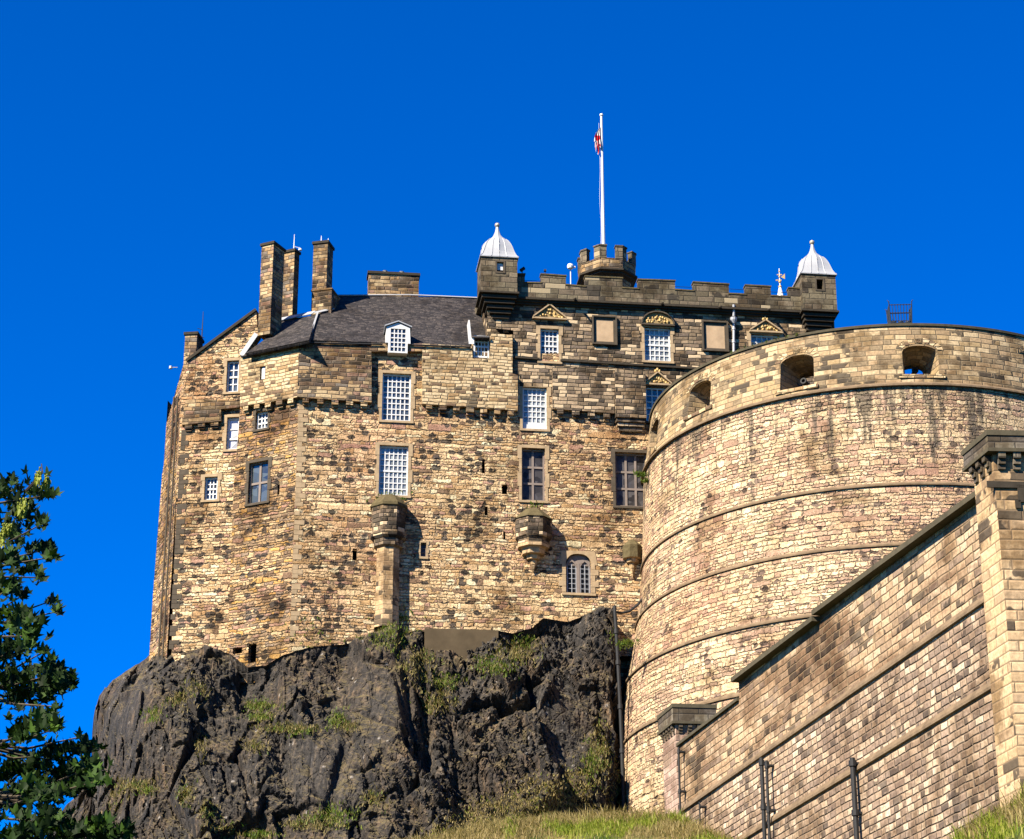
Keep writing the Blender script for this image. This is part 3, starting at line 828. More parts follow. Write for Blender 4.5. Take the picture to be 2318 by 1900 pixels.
# rear slope closing the roof
rg0, rg1 = R3.hit(752, 668), R3.hit(1090, 674)
nb = -F3.n
mb = MB(); mb.face([rg0, rg1, rg1 + nb * 4.5 - Vector((0, 0, 4.5)), rg0 + nb * 4.5 - Vector((0, 0, 4.5))][::-1])
mb.build('slate_roof', M['slate'], palace)
mb = MB(); mb.slab(R2, st_list(R2, [(699, 770), (718, 711), (700, 716), (634, 724), (600, 768), (556, 800)]), 0, .25, back=False)
mb.build('slate_roof', M['slate'], palace)
fl = MB()
def strip(pl, pts, wd, off=.05, th=.06):
    for p, q in zip(pts, pts[1:]):
        a, b = pl.st(*p), pl.st(*q)
        A, B_ = pl.pt(*a, off), pl.pt(*b, off); d = B_ - A; sd_ = d.cross(pl.n).normalized() * wd
        fl.box(A - sd_ / 2, d, sd_, pl.n * th)
fl = MB(); strip(R3, [(752, 671), (925, 670), (1090, 677)], .16); fl.build('lead_flashing', M['lead'], ro)
fl = MB(); strip(R3, [(719, 712), (701, 768)], .13, .12); fl.build('lead_flashing', M['lead'], ro)
fl = MB(); strip(F1, [(547, 806), (581, 757)], .34, .06); fl.build('lead_flashing', M['lead'], ro)
fl = MB(); strip(R2, [(582, 764), (612, 754)], .35); fl.build('lead_flashing', M['lead'], ro)
fl = MB(); strip(R2, [(634, 727), (712, 711)], .62, .09); fl.build('lead_flashing', M['lead'], ro)
fl = MB(); strip(R3, [(712, 712), (755, 702)], .28, .09); fl.build('lead_flashing', M['lead'], ro)
fl = MB(); strip(R3, [(1102, 726), (1117, 768)], .22, .09); fl.build('lead_flashing', M['lead'], ro)
def gutt(a, b, r):
    gut = MB(); gut.tube([a, b], r, 6); gut.build('gutter', M['iron'], palace)
gutt(F2.hit(546, 808, JET + .12), F2.hit(698, 776, JET + .12), .07)
gutt(F3.hit(700, 776, JET + .1), F3.hit(866, 780, JET + .1), .06)
gutt(F3.hit(932, 781, JET + .1), F3.hit(1066, 786, JET + .1), .06)

# dormers
def dormer(x0, x1, yt, yb, ygab, cols, rows):
    off = JET + .2
    s0, t0, s1, t1 = F3.rect(x0, yt, x1, yb, off)
    tg = F3.rect(x0, ygab, x1, yb, off)[3]
    mb = MB()
    m = (s0 + s1) / 2; e = .2
    out = [(s0 - e, t0 + .75), (s0, t0 + .75), (s0, t0), (s1, t0), (s1, t0 + .75), (s1 + e, t0 + .75), (s1 + e * .7, t1), (m, tg), (s0 - e * .7, t1)]
    ho = [(s0 + .16, t0 + .12), (s1 - .16, t0 + .12), (s1 - .16, t1 - .12), (s0 + .16, t1 - .12)]
    mb.slab(F3, out, off, 2.0, [ho], back=False)
    d = mb.build('dormer', M['white'], palace)
    rf = MB()
    for sg in (-1, 1):
        A = F3.pt(m, tg + .06, off + .12); B_ = F3.pt(m + sg * ((s1 - s0) / 2 + e + .08), t1 + .0, off + .12)
        dd = B_ - A; up = Vector((0, 0, .08))
        rf.box(A, dd, up, -F3.n * 2.4)
    rf.build('dormer_roof', M['lead'], d)
    b = MB(); q = off - .1
    for i in range(1, cols):
        x = ho[0][0] + (ho[1][0] - ho[0][0]) * i / cols
        b.box(F3.pt(x - .035, ho[0][1], q), F3.u * .07, F3.v * (ho[2][1] - ho[0][1]), F3.n * .06)
    for j in range(1, rows):
        y = ho[0][1] + (ho[2][1] - ho[0][1]) * j / rows
        b.box(F3.pt(ho[0][0], y - .04, q), F3.u * (ho[1][0] - ho[0][0]), F3.v * .08, F3.n * .065)
    b.build('glazing_bars', M['white'], d)
    g = MB(); g.box(F3.pt(ho[0][0] - .02, ho[0][1] - .02, q - .06), F3.u * (ho[1][0] - ho[0][0] + .04), F3.v * (ho[2][1] - ho[0][1] + .04), F3.n * .04)
    g.build('glazing', M['glass'], d)
dormer(879, 923, 741, 799, 731, 4, 5)
# half dormer beside the tower: white cheek and little slate roof
mb = MB(); a, b, c_ = F3.hit(1057, 735, -.9), F3.hit(1072, 764, JET + .04), F3.hit(1059, 780, JET + .04)
mb.box(F3.hit(1061, 779, JET - .9), F3.u * .1, F3.hit(1057, 737, JET - .9) - F3.hit(1061, 779, JET - .9), F3.n * .95)
mb.box(F3.hit(1061, 779, JET + .06), F3.u * .38, F3.v * .55, F3.n * .03)
mb.build('dormer_cheek', M['white'], palace)
mb = MB()
A0, A1 = F3.hit(1068, 764, JET + .2), F3.hit(1109, 765, JET + .2)
mb.box(A0, A1 - A0, Vector((0, 0, .12)), -F3.n * 2.0)
mb.build('dormer_roof', M['slate'], palace)

# chimneys
def chimney(pl, off, rect, depth, mat='block_light', cap=True, pots=0, parent=palace, label=None):
    s0, t0, s1, t1 = pl.rect(*rect, off=off)
    mb = MB(); mb.box(pl.pt(s0, t0, off - depth), pl.u * (s1 - s0), pl.v * (t1 - t0), pl.n * depth)
    o = mb.build('chimney', M[mat], parent)
    if label: o['label'] = label
    c = MB(); c.box(pl.pt(s0 - .09, t1, off - depth - .09), pl.u * (s1 - s0 + .18), pl.v * .2, pl.n * (depth + .18))
    c.build('chimney_cap', M['moulding'], o)
    for k in range(pots):
        p = pl.pt(s0 + (s1 - s0) * (k + 1) / (pots + 1), t1 + .2, off - depth * .5)
        q = MB(); q.lathe(p, [(0.0, 0), (.2, 0), (.22, .1), (.16, .28), (.2, .34), (0, .42)], 10, smooth=True); q.build('chimney_pot', M['lead'], o)
    return o
P21 = PL(F2.hit(600, 760), -26)
chimney(P21, -.6, (588, 556, 615, 757), 1.5, mat='block', label='tallest chimney of the left pair with a deep shadowed side')
P22 = PL(F2.hit(645, 712, -4.5), -26)
chimney(P22, 0, (640, 572, 664, 716), .7, pots=0, mat='block', label='slimmer chimney standing behind the tallest')
P23 = PL(R3.hit(735, 706), -14)
chimney(P23, -.2, (708, 552, 740, 660), 1.3, mat='block', label='lone tall square chimney on a wider stone base')
s0, t0, s1, t1 = P23.rect(705, 658, 750, 708, off=0)
mb = MB(); mb.box(P23.pt(s0, t0 - .3, -1.8), P23.u * (s1 - s0), P23.v * (t1 - t0 + .3), P23.n * 1.8)
mb.box(P23.pt(s0 - .06, t1, -1.86), P23.u * (s1 - s0 + .12), P23.v * .12, P23.n * 1.92)
mb.build('chimney_base', M['block'], palace)
P24 = PL(R3.hit(890, 670), 7)
chimney(P24, -.3, (834, 622, 948, 676), 1.2, pots=2, mat='block', label='broad low chimney on the ridge with two pale pots')
P20 = PL(F1.hit(430, 830), -8)
chimney(P20, .02, (417, 758, 444, 832), 1.6, mat='block', label='short chimney at the far left eaves')

# ---- bartizans / garderobes on the long face
def oriel(cx, prof, name, mats, segs=8, rot=22.5, label=None, cap_at=None):
    s = F3.st(cx, 1200)[0]
    base = F3.pt(s, 0, .12)
    sc = 33.0
    pr = [(r / sc, z_for(base.x, base.y - (r / sc) * .5, y)) for y, r in prof]
    pr = pr[::-1]
    c = Vector((base.x, base.y, 0))
    o = thing_part = None
    first = None
    lo = 0
    groups = cap_at or [(0, len(pr) - 1, mats)]
    for i0, i1, mt, nm in groups:
        mb = MB(); mb.lathe(c, pr[i0:i1 + 1], segs, rot=rot + 7)
        if first is None:
            first = mb.build(name, M[mt], palace)
            if label: first['label'] = label
        else: mb.build(nm, M[mt], first)
oriel(879, [(1122, 20), (1131, 34), (1141, 44), (1147, 45), (1150, 42), (1203, 39), (1206, 44), (1215, 43), (1222, 35), (1236, 34), (1241, 27), (1385, 28), (1420, 30)], 'bartizan', None,
      label='bartizan with mossy top carried on a tall engaged round pier',
      cap_at=[(0, 3, 'pillar', ''), (2, 8, 'sooty', 'corbelled_head'), (8, 12, 'moss', 'mossy_cap')])
oriel(1206, [(1140, 0), (1153, 20), (1169, 42), (1173, 47), (1176, 44), (1200, 45), (1216, 43), (1222, 37), (1230, 39), (1238, 38), (1241, 29), (1254, 27), (1257, 17), (1266, 16), (1268, 9), (1278, 8), (1299, 0)], 'bartizan', None,
      label='pendant bartizan with a conical cap and stepped tapering base',
      cap_at=[(0, 8, 'pillar', ''), (8, 13, 'sooty', 'body'), (12, 15, 'moss', 'conical_cap')])
oriel(1429, [(1222, 6), (1231, 19), (1235, 23), (1263, 23), (1266, 15), (1273, 14), (1276, 8), (1285, 7), (1310, 0)], 'bartizan', None,
      label='smallest pendant bartizan, close to the round battery',
      cap_at=[(0, 5, 'pillar', ''), (5, 8, 'moss', 'body')])
# retaining wall at the foot
rw = MB(); rw.slab(F3, outline(F3, [(962, 1520), (1128, 1530), (1128, 1427), (962, 1422)], 1.2), 1.2, 1.1)
ro_ = rw.build('retaining_wall', M['concrete'])
tag(ro_, 'short brown rendered retaining wall wedged in the crag below the palace', 'wall')

# ================================================================== the tower
tw_s0, tw_s1 = F3.st(1102, 740)[0], F3.st(1888, 760)[0]
th = []
th.append(window(tower, F3, (1223, 745, 1265, 819), 4, 6, surround='stonetrim', off=.06, label='white sash window half in shade under the first gilded pediment'))
th.append(window(tower, F3, (1459, 742, 1518, 818), 5, 6, gm='glass_pale', surround='stonetrim', off=.06, label='wide white sash window under the round gilded pediment'))
th.append(window(tower, F3, (1701, 758, 1766, 838), 5, 6, gm='glass_pale', surround='stonetrim', off=.06, label='white sash window half hidden by the battery'))
th.append(window(tower, F3, (1462, 877, 1518, 955), 4, 5, surround='darktrim', off=.06, label='lower white window behind the battery parapet'))
to = outline(F3, [(1176, 874), (1251, 876), (1251, 940), (1455, 966), (1500, 1010), (1900, 1020), (1888, 712), (1100, 690), (1106, 742), (1162, 748), (1162, 845), (1176, 850)], .06)
wall('front_wall', tower, F3, to, th, 'sooty', off=.06)
sc_ = MB()
a, b = F3.st(1165, 812), F3.st(1222, 816); 
for (xa, ya, xb, yb) in ((1163, 811, 1221, 815), (1268, 818, 1700, 844)):
    a, b = F3.st(xa, ya), F3.st(xb, yb)
    sc_.slab(F3, [(a[0], a[1] - .06), (b[0], b[1] - .06), (b[0], b[1] + .08), (a[0], a[1] + .08)], .22, .2)
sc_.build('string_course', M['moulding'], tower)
# blind panels
for (x0, y0, x1, y1) in ((1340, 717, 1396, 782), (1589, 729, 1648, 797)):
    s0, t0, s1, t1 = F3.rect(x0, y0, x1, y1, .06)
    mb = MB(); ins = .26
    o_ = rc((s0, t0, s1, t1)); i_ = rc((s0 + ins, t0 + ins, s1 - ins, t1 - ins)); i2 = rc((s0 + .1, t0 + .1, s1 - .1, t1 - .1))
    mb.slab(F3, o_, .26, .2, [i2]); mb.slab(F3, rc((s0 + .103, t0 + .103, s1 - .103, t1 - .103)), .14, .1, [i_])
    fo = mb.build('panel_frame', M['darktrim'], tower)
    mb = MB(); mb.box(F3.pt(s0 + ins - .02, t0 + ins - .02, .06), F3.u * (s1 - s0 - 2 * ins + .04), F3.v * (t1 - t0 - 2 * ins + .04), F3.n * .03)
    mb.build('blank_panel', M['panel'], fo)
# pediments
def pediment(x0, x1, yt, yb, rnd_=False):
    off = .06
    s0, t0, s1, t1 = F3.rect(x0, yt, x1, yb, off); m = (s0 + s1) / 2
    if rnd_: arc = [(m + (s1 - s0) / 2 * math.cos(a), t0 + (t1 - t0) * math.sin(a)) for a in [PI * k / 10 for k in range(11)]]
    else: arc = [(s1, t0), (m, t1), (s0, t0)]
    mb = MB(); mb.slab(F3, arc, off + .12, .12, back=False)
    p = mb.build('pediment', M['ochre'], tower)
    k_ = MB(); th_ = .09
    for i in range(len(arc) - 1):
        A, B_ = F3.pt(*arc[i], off + .05), F3.pt(*arc[i + 1], off + .05); d = B_ - A; sd_ = d.cross(F3.n).normalized()
        k_.box(A, d, -sd_ * -th_, F3.n * .26)
    k_.box(F3.pt(s0 - .08, t0 - .12, off), F3.u * (s1 - s0 + .16), F3.v * .12, F3.n * .28)
    k_.build('cornice', M['stonetrim' if not rnd_ else 'darktrim'], p)
    gl = MB(); rr = random.Random(int(x0))
    for i in range(34):
        a = rr.uniform(-1, 1); hgt = (1 - abs(a)) if not rnd_ else math.sqrt(max(0, 1 - a * a))
        y = rr.uniform(.12, .78) * hgt
        gl.ball(F3.pt(m + a * (s1 - s0) / 2 * .82, t0 + .05 + y * (t1 - t0) * .9, off + .13), rr.uniform(.05, .12), 5)
    for sg in (-1, 0, 1): gl.ball(F3.pt(m + sg * .14, t1 + .16 + .12 * (sg == 0), off + .12), .1, 5, 1.5)
    gl.build('gilded_relief', M['gold'], p)
pediment(1207, 1280, 694, 722); pediment(1453, 1523, 710, 736, True); pediment(1697, 1767, 729, 752); pediment(1458, 1518, 847, 871)
# hopper and downpipe
hp = MB(); p0 = F3.hit(1661, 722, .25); p1 = F3.hit(1661, 850, .25)
hp.tube([p0, p1], .09, 8)
hp.lathe(F3.hit(1661, 730, .28), [(.1, -.1), (.24, .15), (.26, .35), (.22, .36), (.0, .3)], 10)
hp.tube([F3.hit(1661, 690, .45), F3.hit(1661, 716, .30)], .10, 8)
for y in (745, 775): hp.lathe(F3.hit(1661, y, .25), [(.09, -.06), (.13, -.06), (.13, .06), (.09, .06)], 8)
o = hp.build('drainpipe', M['lead'], tower); o['label'] = 'pale grey lead downpipe with a hopper head'
# dark corbelled projection next to the battery
pj = MB(); s0, t0, s1, t1 = F3.rect(1393, 838, 1462, 945, .55)
pj.box(F3.pt(s0, t0, .06), F3.u * (s1 - s0), F3.v * (t1 - t0), F3.n * .5)
for k in range(3): pj.box(F3.pt(s0 + .08 * (k + 1), t0 - .3 * (k + 1), .06), F3.u * (s1 - s0 - .16 * (k + 1)), F3.v * .297, F3.n * (.5 - .13 * (k + 1)))
pj.build('corbelled_closet', M['sooty'], tower)
# cornice
tops = [(1172, 622), (1188, 622), (1188, 641), (1225, 642), (1225, 622), (1281, 626), (1281, 646), (1325, 650), (1325, 627), (1409, 631), (1409, 653), (1445, 655),
        (1445, 634), (1528, 637), (1528, 657), (1570, 660), (1570, 640), (1650, 645), (1650, 666), (1688, 668), (1688, 647), (1745, 650), (1745, 671), (1786, 673), (1786, 653), (1820, 655)]
PO = .42
par = outline(F3, [(1165, 671), (1820, 702)] + tops[::-1], PO)
tl = [F3.st(1165, 671, PO), F3.st(1820, 702, PO)]
# keep merlon sides vertical and tops level
def square_up(pts):
    r = [list(p) for p in pts]
    for i in range(2, len(r) - 1):
        (x0, y0), (x1, y1) = tops[::-1][i - 2], tops[::-1][i - 1]
        if x0 == x1:
            m_ = (r[i][0] + r[i + 1][0]) / 2; r[i][0] = r[i + 1][0] = m_
    return [tuple(p) for p in r]
par = square_up(par)
mb = MB(); mb.slab(F3, par, PO, .55); po = mb.build('parapet', M['parapet'], tower)
cp = MB()
pt_ = par[2:][::-1]
for (a, b) in zip(pt_, pt_[1:]):
    if abs(b[0] - a[0]) > .05:
        cp.slab(F3, [(a[0] - .05, a[1]), (b[0] + .05, b[1]), (b[0] + .05, b[1] + .1), (a[0] - .05, a[1] + .1)], PO + .05, .65)
cp.build('coping', M['moss'], po)
cn = MB()
def band(xa, ya, xb, yb, h_, off, mbb=None):
    a, b = F3.st(xa, ya, off), F3.st(xb, yb, off)
    (mbb or cn).slab(F3, [(a[0], a[1] - h_), (b[0], b[1] - h_), a and (b[0], b[1]), (a[0], a[1])], off, off)
band(1150, 670, 1822, 703, .16, PO + .14); band(1150, 676.2, 1822, 709.4, .16, PO - .02); band(1150, 682, 1822, 715.2, .18, PO - .18)
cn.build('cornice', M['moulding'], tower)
# gargoyle spouts under the cornice
sp_ = MB()
for x, y in ((1300, 672), (1497, 682), (1628, 690), (1738, 696)):
    sp_ = MB(); p = F3.hit(x, y + 6, PO); sp_.tube([p, p + F3.n * .7 + Vector((0, 0, -.25))], [.12, .07], 6)
    sp_.build('water_spout', M['moulding'], tower)
# tower body behind the front
tb = MB(); a, b = F3.pt(tw_s0 + .1, 0, -.9), F3.pt(tw_s1, 0, -.9)
nb = -F3.n * 13
zt_ = F3.hit(1400, 668).z
tb.prism([(a.x, a.y), (b.x, b.y), (b.x + nb.x, b.y + nb.y), (a.x + nb.x, a.y + nb.y)], 38, zt_)
tb.build('tower_body', M['sooty'], tower)
pb = MB()
e_ = F3.pt(tw_s1, 0, 0)
for q0, q1 in (((b.x, b.y), (b.x + nb.x, b.y + nb.y)), ((a.x + nb.x, a.y + nb.y), (b.x + nb.x, b.y + nb.y)), ((a.x, a.y), (a.x + nb.x, a.y + nb.y))):
    A = Vector((*q0, zt_)); d = Vector((*q1, zt_)) - A; sd_ = Vector((-d.y, d.x, 0)).normalized() * .4
    pb.box(A, d, sd_, Vector((0, 0, .9)))
pb.build('rear_parapet', M['parapet'], tower)

# corner turrets with lead ogee domes
def turret(x0, x1, ytop, ybot, ytip, ylow, win_light, lab):
    off = 1.05
    s0, t0, s1, t1 = F3.rect(x0, ytop, x1, ybot, off)
    wd = s1 - s0; dp = wd * .98
    hx = s0 + wd * .53; hw = .24; hz0, hz1 = t0 + (t1 - t0) * .58, t0 + (t1 - t0) * .86
    hole = rc((hx - hw, hz0, hx + hw, hz1))
    mb = MB(); mb.slab(F3, rc((s0, t0, s1, t1)), off, .3, [hole])
    q0 = off - .3
    mb.box(F3.pt(s0, t0, off - dp), F3.u * .3, F3.v * (t1 - t0), F3.n * (dp - .3))
    mb.box(F3.pt(s1 - .3, t0, off - dp), F3.u * .3, F3.v * (t1 - t0), F3.n * (dp - .3))
    if win_light:   # daylight shows through: rear opening
        bk_ = rc((hx - hw * 1.3, hz0 + .35, hx + hw * 1.3, hz1 + .75))
        mb.slab(F3, rc((s0 + .3, t0, s1 - .3, t1)), off - dp + .3, .3, [bk_])
    else:
        mb.slab(F3, rc((s0 + .3, t0, s1 - .3, t1)), off - dp + .3, .3)
    tu = mb.build('turret', M['parapet'], tower); tu['label'] = lab
    wf_ = MB(); wf_.slab(F3, rc((hx - hw - .12, hz0 - .12, hx + hw + .12, hz1 + .12)), off + .04, .08, [rc((hx - hw - .003, hz0 - .003, hx + hw + .003, hz1 + .003))])
    wf_.build('window_frame', M['darktrim'], tu)
    if win_light:
        wp_ = MB(); wp_.box(F3.pt(hx - hw + .03, hz0 + .2, off - .2), F3.u * (hw * 2 - .06), F3.v * (hz1 - hz0 - .23), F3.n * .04); wp_.build('window_pane', M['white'], tu)
    # stepped corbelling below
    cb = MB(); n = 5; zl = F3.rect(x0, ytop, x1, ylow, off)[1]; hh = (t0 - zl) / n
    cb.slab(F3, rc((s0 - .12, t0 - .14, s1 + .12, t0)), off + .12, dp + .24)
    for k in range(n):
        f = (k + .35) / n; sh = f * wd * .40
        a0 = s0 + sh * (1.0 if x0 < 1500 else .55); a1 = s1 - sh * (.55 if x0 < 1500 else .75)
        cb.slab(F3, rc((a0, t0 - .14 - hh * (k + 1), a1, t0 - .14 - hh * k - hh * .28)), off - .02 - f * .95, dp * .8 - f * .6)
        cb.slab(F3, rc((a0 + .1, t0 - .14 - hh * k - hh * .28, a1 - .1, t0 - .14 - hh * k)), off - .14 - f * .95, dp * .8 - f * .7)
    cb.build('corbelling', M['moulding'], tu)
    # dome: square plan at the eaves turning octagonal, ogee profile
    c = F3.pt((s0 + s1) / 2, 0, off - dp / 2); R0 = wd / 2 + .06; zt = F3.p.z + t1
    H = z_for(c.x, c.y, ytip) - zt
    prof = [(1.02, 0), (.97, .03), (.92, .09), (.88, .17), (.85, .27), (.82, .36), (.77, .44), (.69, .52), (.57, .59), (.43, .65), (.31, .70), (.22, .755), (.16, .82), (.115, .89), (.09, .95), (.08, 1.0)]
    dm = MB(); nseg = 40
    def ringpt(r, a, zf):
        k = max(0, 1 - zf * 1.6)
        ca, sa = math.cos(a), math.sin(a); m_ = max(abs(ca), abs(sa))
        oc = a % (PI / 4); rr_ = math.cos(PI / 8) / math.cos(oc - PI / 8)
        rad = r * ((1 / m_) * k + rr_ * 1.04 * (1 - k))
        return c + F3.u * (rad * ca) + F3.n * (rad * sa) + Vector((0, 0, zt - c.z + zf * H))
    dm.slab(F3, rc((s0 - .1, t1, s1 + .1, t1 + .07)), off + .1, dp + .2)
    for i in range(len(prof) - 1):
        for k in range(nseg):
            A = 2 * PI * k / nseg; B_ = 2 * PI * (k + 1) / nseg
            (r0, z0), (r1, z1) = prof[i], prof[i + 1]
            dm.face([ringpt(R0 * r0, A, z0 + .02), ringpt(R0 * r1, A, z1 + .02), ringpt(R0 * r1, B_, z1 + .02), ringpt(R0 * r0, B_, z0 + .02)])
    for k in range(16):
        A = 2 * PI * k / 16
        dm.tube([ringpt(R0 * r * 1.0 + .01, A, z + .02) for r, z in prof[:9]], .03, 4, caps=False)
    do = dm.build('dome', M['lead'], tu)
    fb = MB(); pz = Vector((c.x, c.y, zt + H + .24)); fb.ball(pz, .19, 8); fb.lathe(pz - Vector((0, 0, .5)), [(.10, 0), (.10, .2), (.06, .35)], 8)
    fb.build('finial', M['ball'], do)
turret(1089, 1171, 583, 660, 517, 705, True, 'corner turret nearer the slate roof, daylight showing through its window')
turret(1816, 1893, 622, 702, 556, 745, False, 'corner turret at the far right end of the battlements')

# octagonal cap-house
oc = F3.hit(1374, 640, -5.2); Ro = 2.28
zz = lambda y: z_for(oc.x, oc.y - Ro * .9, y)
mb = MB(); mb.lathe((oc.x, oc.y, 0), [(Ro * .80, zt_ - .5), (Ro * .80, zz(616))], 8, rot=-90 + 22.5 + 7)
mb.lathe((oc.x, oc.y, 0), [(Ro * .96, zz(607)), (Ro * .98, zz(584)), (Ro * .82, zz(584)), (Ro * .82, zz(600)), (0, zz(600))], 8, rot=-90 + 22.5 + 7)
ch = mb.build('cap_house', M['block'], tower); ch['label'] = 'eight sided cap house with small merlons at its corners'
mb = MB(); mb.lathe((oc.x, oc.y, 0), [(Ro * .80, zz(620)), (Ro * .93, zz(616)), (Ro * .93, zz(613)), (Ro * 1.03, zz(611)), (Ro * 1.03, zz(607)), (Ro * .9, zz(606.9))], 8, rot=-90 + 22.5 + 7)
mb.build('cornice', M['moulding'], ch)
for k in range(8):
    a = R(-90 + 22.5 + 7 + 45 * k); mb = MB()
    base = Vector((oc.x, oc.y, zz(584))); hh = .95
    pr_ = [Vector((math.cos(a), math.sin(a), 0)) * (Ro * .99)]
    for sg in (-1, 1):
        nx = Vector((math.cos(a + sg * PI / 4), math.sin(a + sg * PI / 4), 0)) * (Ro * .99)
        q = pr_[0].lerp(nx, .30)
        A, B_ = base + pr_[0], base + q
        inn = Vector((-math.cos(a + sg * PI / 8), -math.sin(a + sg * PI / 8), 0)) * .38
        mb.box(A, B_ - A, inn, Vector((0, 0, hh + .01 * sg)))
        mb.box(A - inn * .15 + Vector((0, 0, hh)), (B_ - A) * 1.08, inn * 1.3, Vector((0, 0, .12 + .01 * sg)))
    mb.build('merlon', M['parapet'], ch)

# flagpole and flag
fpz0, fpz1 = zz(600), z_for(oc.x, oc.y, 267)
pole = MB(); pole.tube([(oc.x - .22, oc.y - .2, fpz0), (oc.x - .22, oc.y - .2, fpz0 + 4), (oc.x - .22, oc.y - .2, fpz1)], [.15, .13, .085], 10)
po_ = thing('flagpole', 'tall white flagpole rising from the eight sided cap house', 'flagpole', (oc.x - .22, oc.y - .2, fpz0))
pole.build('pole', M['paintpole'], po_)
mb = MB(); mb.ball((oc.x - .22, oc.y - .2, fpz1 + .12), .15, 8, .9); mb.build('finial', M['paintpole'], po_)
mb = MB(); pts = [(oc.x - .42 - .04 * math.sin(k * 1.3), oc.y - .25, fpz1 - .6 - k * (fpz1 - fpz0 - 1) / 12) for k in range(13)]
mb.tube(pts, .012, 4); mb.build('halyard', M['paintpole'], po_)
fg = MB(); zt2, zb2 = z_for(oc.x, oc.y, 292), z_for(oc.x, oc.y, 346)
H_ = zt2 - zb2; nu, nv = 26, 22
def fpt(u, v):   # limp cloth gathered beside the pole
    wd = .10 + .72 * (v ** .7) * (1 - .25 * max(0, v - .75) * 4)
    x = oc.x - .30 - wd * (u ** 1.1) * (.8 + .2 * math.sin(v * 5)); y = oc.y - .28 + .16 * math.sin(u * 17 + v * 3) * (.3 + v)
    z = zt2 - v * H_ * (1 - .12 * math.sin(u * 9)) - u * .12
    return Vector((x, y, z))
for i in range(nu):
    for j in range(nv):
        u0, u1, v0, v1 = i / nu, (i + 1) / nu, j / nv, (j + 1) / nv
        fg.face([fpt(u0, v0), fpt(u0, v1), fpt(u1, v1), fpt(u1, v0)], [(u0 * 1.0, 1 - v0 * .9 - u0 * .2), (u0, 1 - v1 * .9 - u0 * .2), (u1, 1 - v1 * .9 - u1 * .2), (u1, 1 - v0 * .9 - u1 * .2)], True)
tag(fg.build('flag', M['flag'], merge=True), 'limp red, white and blue flag hanging beside the top of the flagpole', 'flag')

# roof-top fittings
def small_thing(name, label, cat, loc, parts):
    t = thing(name, label, cat, loc)
    for nm, mb, m in parts: mb.build(nm, M[m], t)
    return t
# weather vane
v0 = F3.hit(1767, 676, -3); v1z = z_for(v0.x, v0.y, 608)
ms = MB(); ms.tube([v0 - Vector((0, 0, 1)), (v0.x, v0.y, v1z)], [.06, .03], 6); ms.lathe(v0, [(.45, -.6), (.22, .3), (.05, 1.1)], 8)
vn = MB()
zc = z_for(v0.x, v0.y, 636)
for k in range(4):
    vn.ball((v0.x, v0.y, zc - .5 + k * .42), .13 - .02 * k, 6)
vn.cbox((v0.x - .08, v0.y, zc + .05), .42, .05, .08); vn.cbox((v0.x, v0.y, zc + .5), .38, .05, .07)
vn.face([(v0.x + .1, v0.y, zc + .3), (v0.x + .4, v0.y, zc + .15), (v0.x + .4, v0.y, zc + .6)])
small_thing('weather_vane', 'gilt and white weather vane behind the battlements beside the far right turret', 'weather vane', v0, [('mast', ms, 'paintpole'), ('vane', vn, 'gold')])
# floodlight
v0 = F3.hit(1292, 648, -1); zt3 = z_for(v0.x, v0.y, 605)
a = MB(); a.tube([v0 - Vector((0, 0, .6)), (v0.x, v0.y, zt3)], .04, 6)
b = MB(); b.lathe((v0.x - .02, v0.y - .1, zt3), [(0, -.24), (.2, -.16), (.24, 0), (.2, .16), (0, .24)], 10, smooth=True); b.cbox((v0.x + .25, v0.y, zt3), .2, .12, .1)
small_thing('floodlight', 'round white lamp on a thin post beside the cap house', 'lamp', v0, [('post', a, 'paintpole'), ('lamp_head', b, 'paintpole')])
# camera on parapet near left turret
v0 = F3.hit(1182, 622, .1); a = MB(); a.tube([v0, v0 + Vector((0, 0, .35))], .035, 6); b = MB(); b.cbox(v0 + Vector((.02, 0, .42)), .38, .22, .18, Matrix.Rotation(R(-35), 3, 'Y'))
small_thing('security_camera', 'black security camera on the parapet beside the domed turret', 'camera', v0, [('bracket', a, 'iron'), ('camera_body', b, 'iron')])
v0 = F3.hit(1234, 622, .1); a = MB(); a.tube([v0, v0 + Vector((0, 0, .28))], .03, 6); b = MB(); b.cbox(v0 + Vector((0, 0, .33)), .18, .18, .13)
small_thing('spotlight', 'small dark spotlight on the second merlon from the domed turret', 'lamp', v0, [('bracket', a, 'iron'), ('lamp_head', b, 'iron')])
# aerials
def aerial(pl, off, x, y0, y1, label, arms=(), dish=None, mat='paintpole'):
    p = pl.hit(x, y0, off); zt = z_for(p.x, p.y, y1)
    a = MB(); a.tube([p, (p.x, p.y, (p.z + zt) / 2), (p.x, p.y, zt)], [.045, .04, .02], 6)
    ps = [('mast', a, mat)]
    if arms or dish:
        b = MB()
        for (dx, dz, ln) in arms: b.tube([(p.x + dx, p.y, p.z + dz), (p.x + dx + ln, p.y, p.z + dz - abs(ln) * .3)], .025, 5)
        if dish: b.lathe((p.x + dish[0], p.y - .05, p.z + dish[1]), [(0, -.12), (.13, -.05), (.13, .08), (0, .12)], 8, smooth=True)
        ps.append(('antenna', b, mat))
    small_thing('roof_aerial', label, 'aerial', p, ps)
aerial(P22, -.4, 665, 572, 531, 'tallest white roof aerial, with a side arm, on the slimmer left chimney', [(0, .5, .5)], (.48, .2))
aerial(P23, -.6, 727, 552, 534, 'short thin roof aerial at the middle of the lone square chimney')
aerial(P23, -.3, 743, 548, 540, 'stubby white roof aerial on the right edge of the lone square chimney')
aerial(P20, -.9, 455, 798, 706, 'thin roof aerial on the sloping gable beside the far left chimney', [(-.35, 1.9, .4), (0, 1.2, .2)], None, 'ironrust')
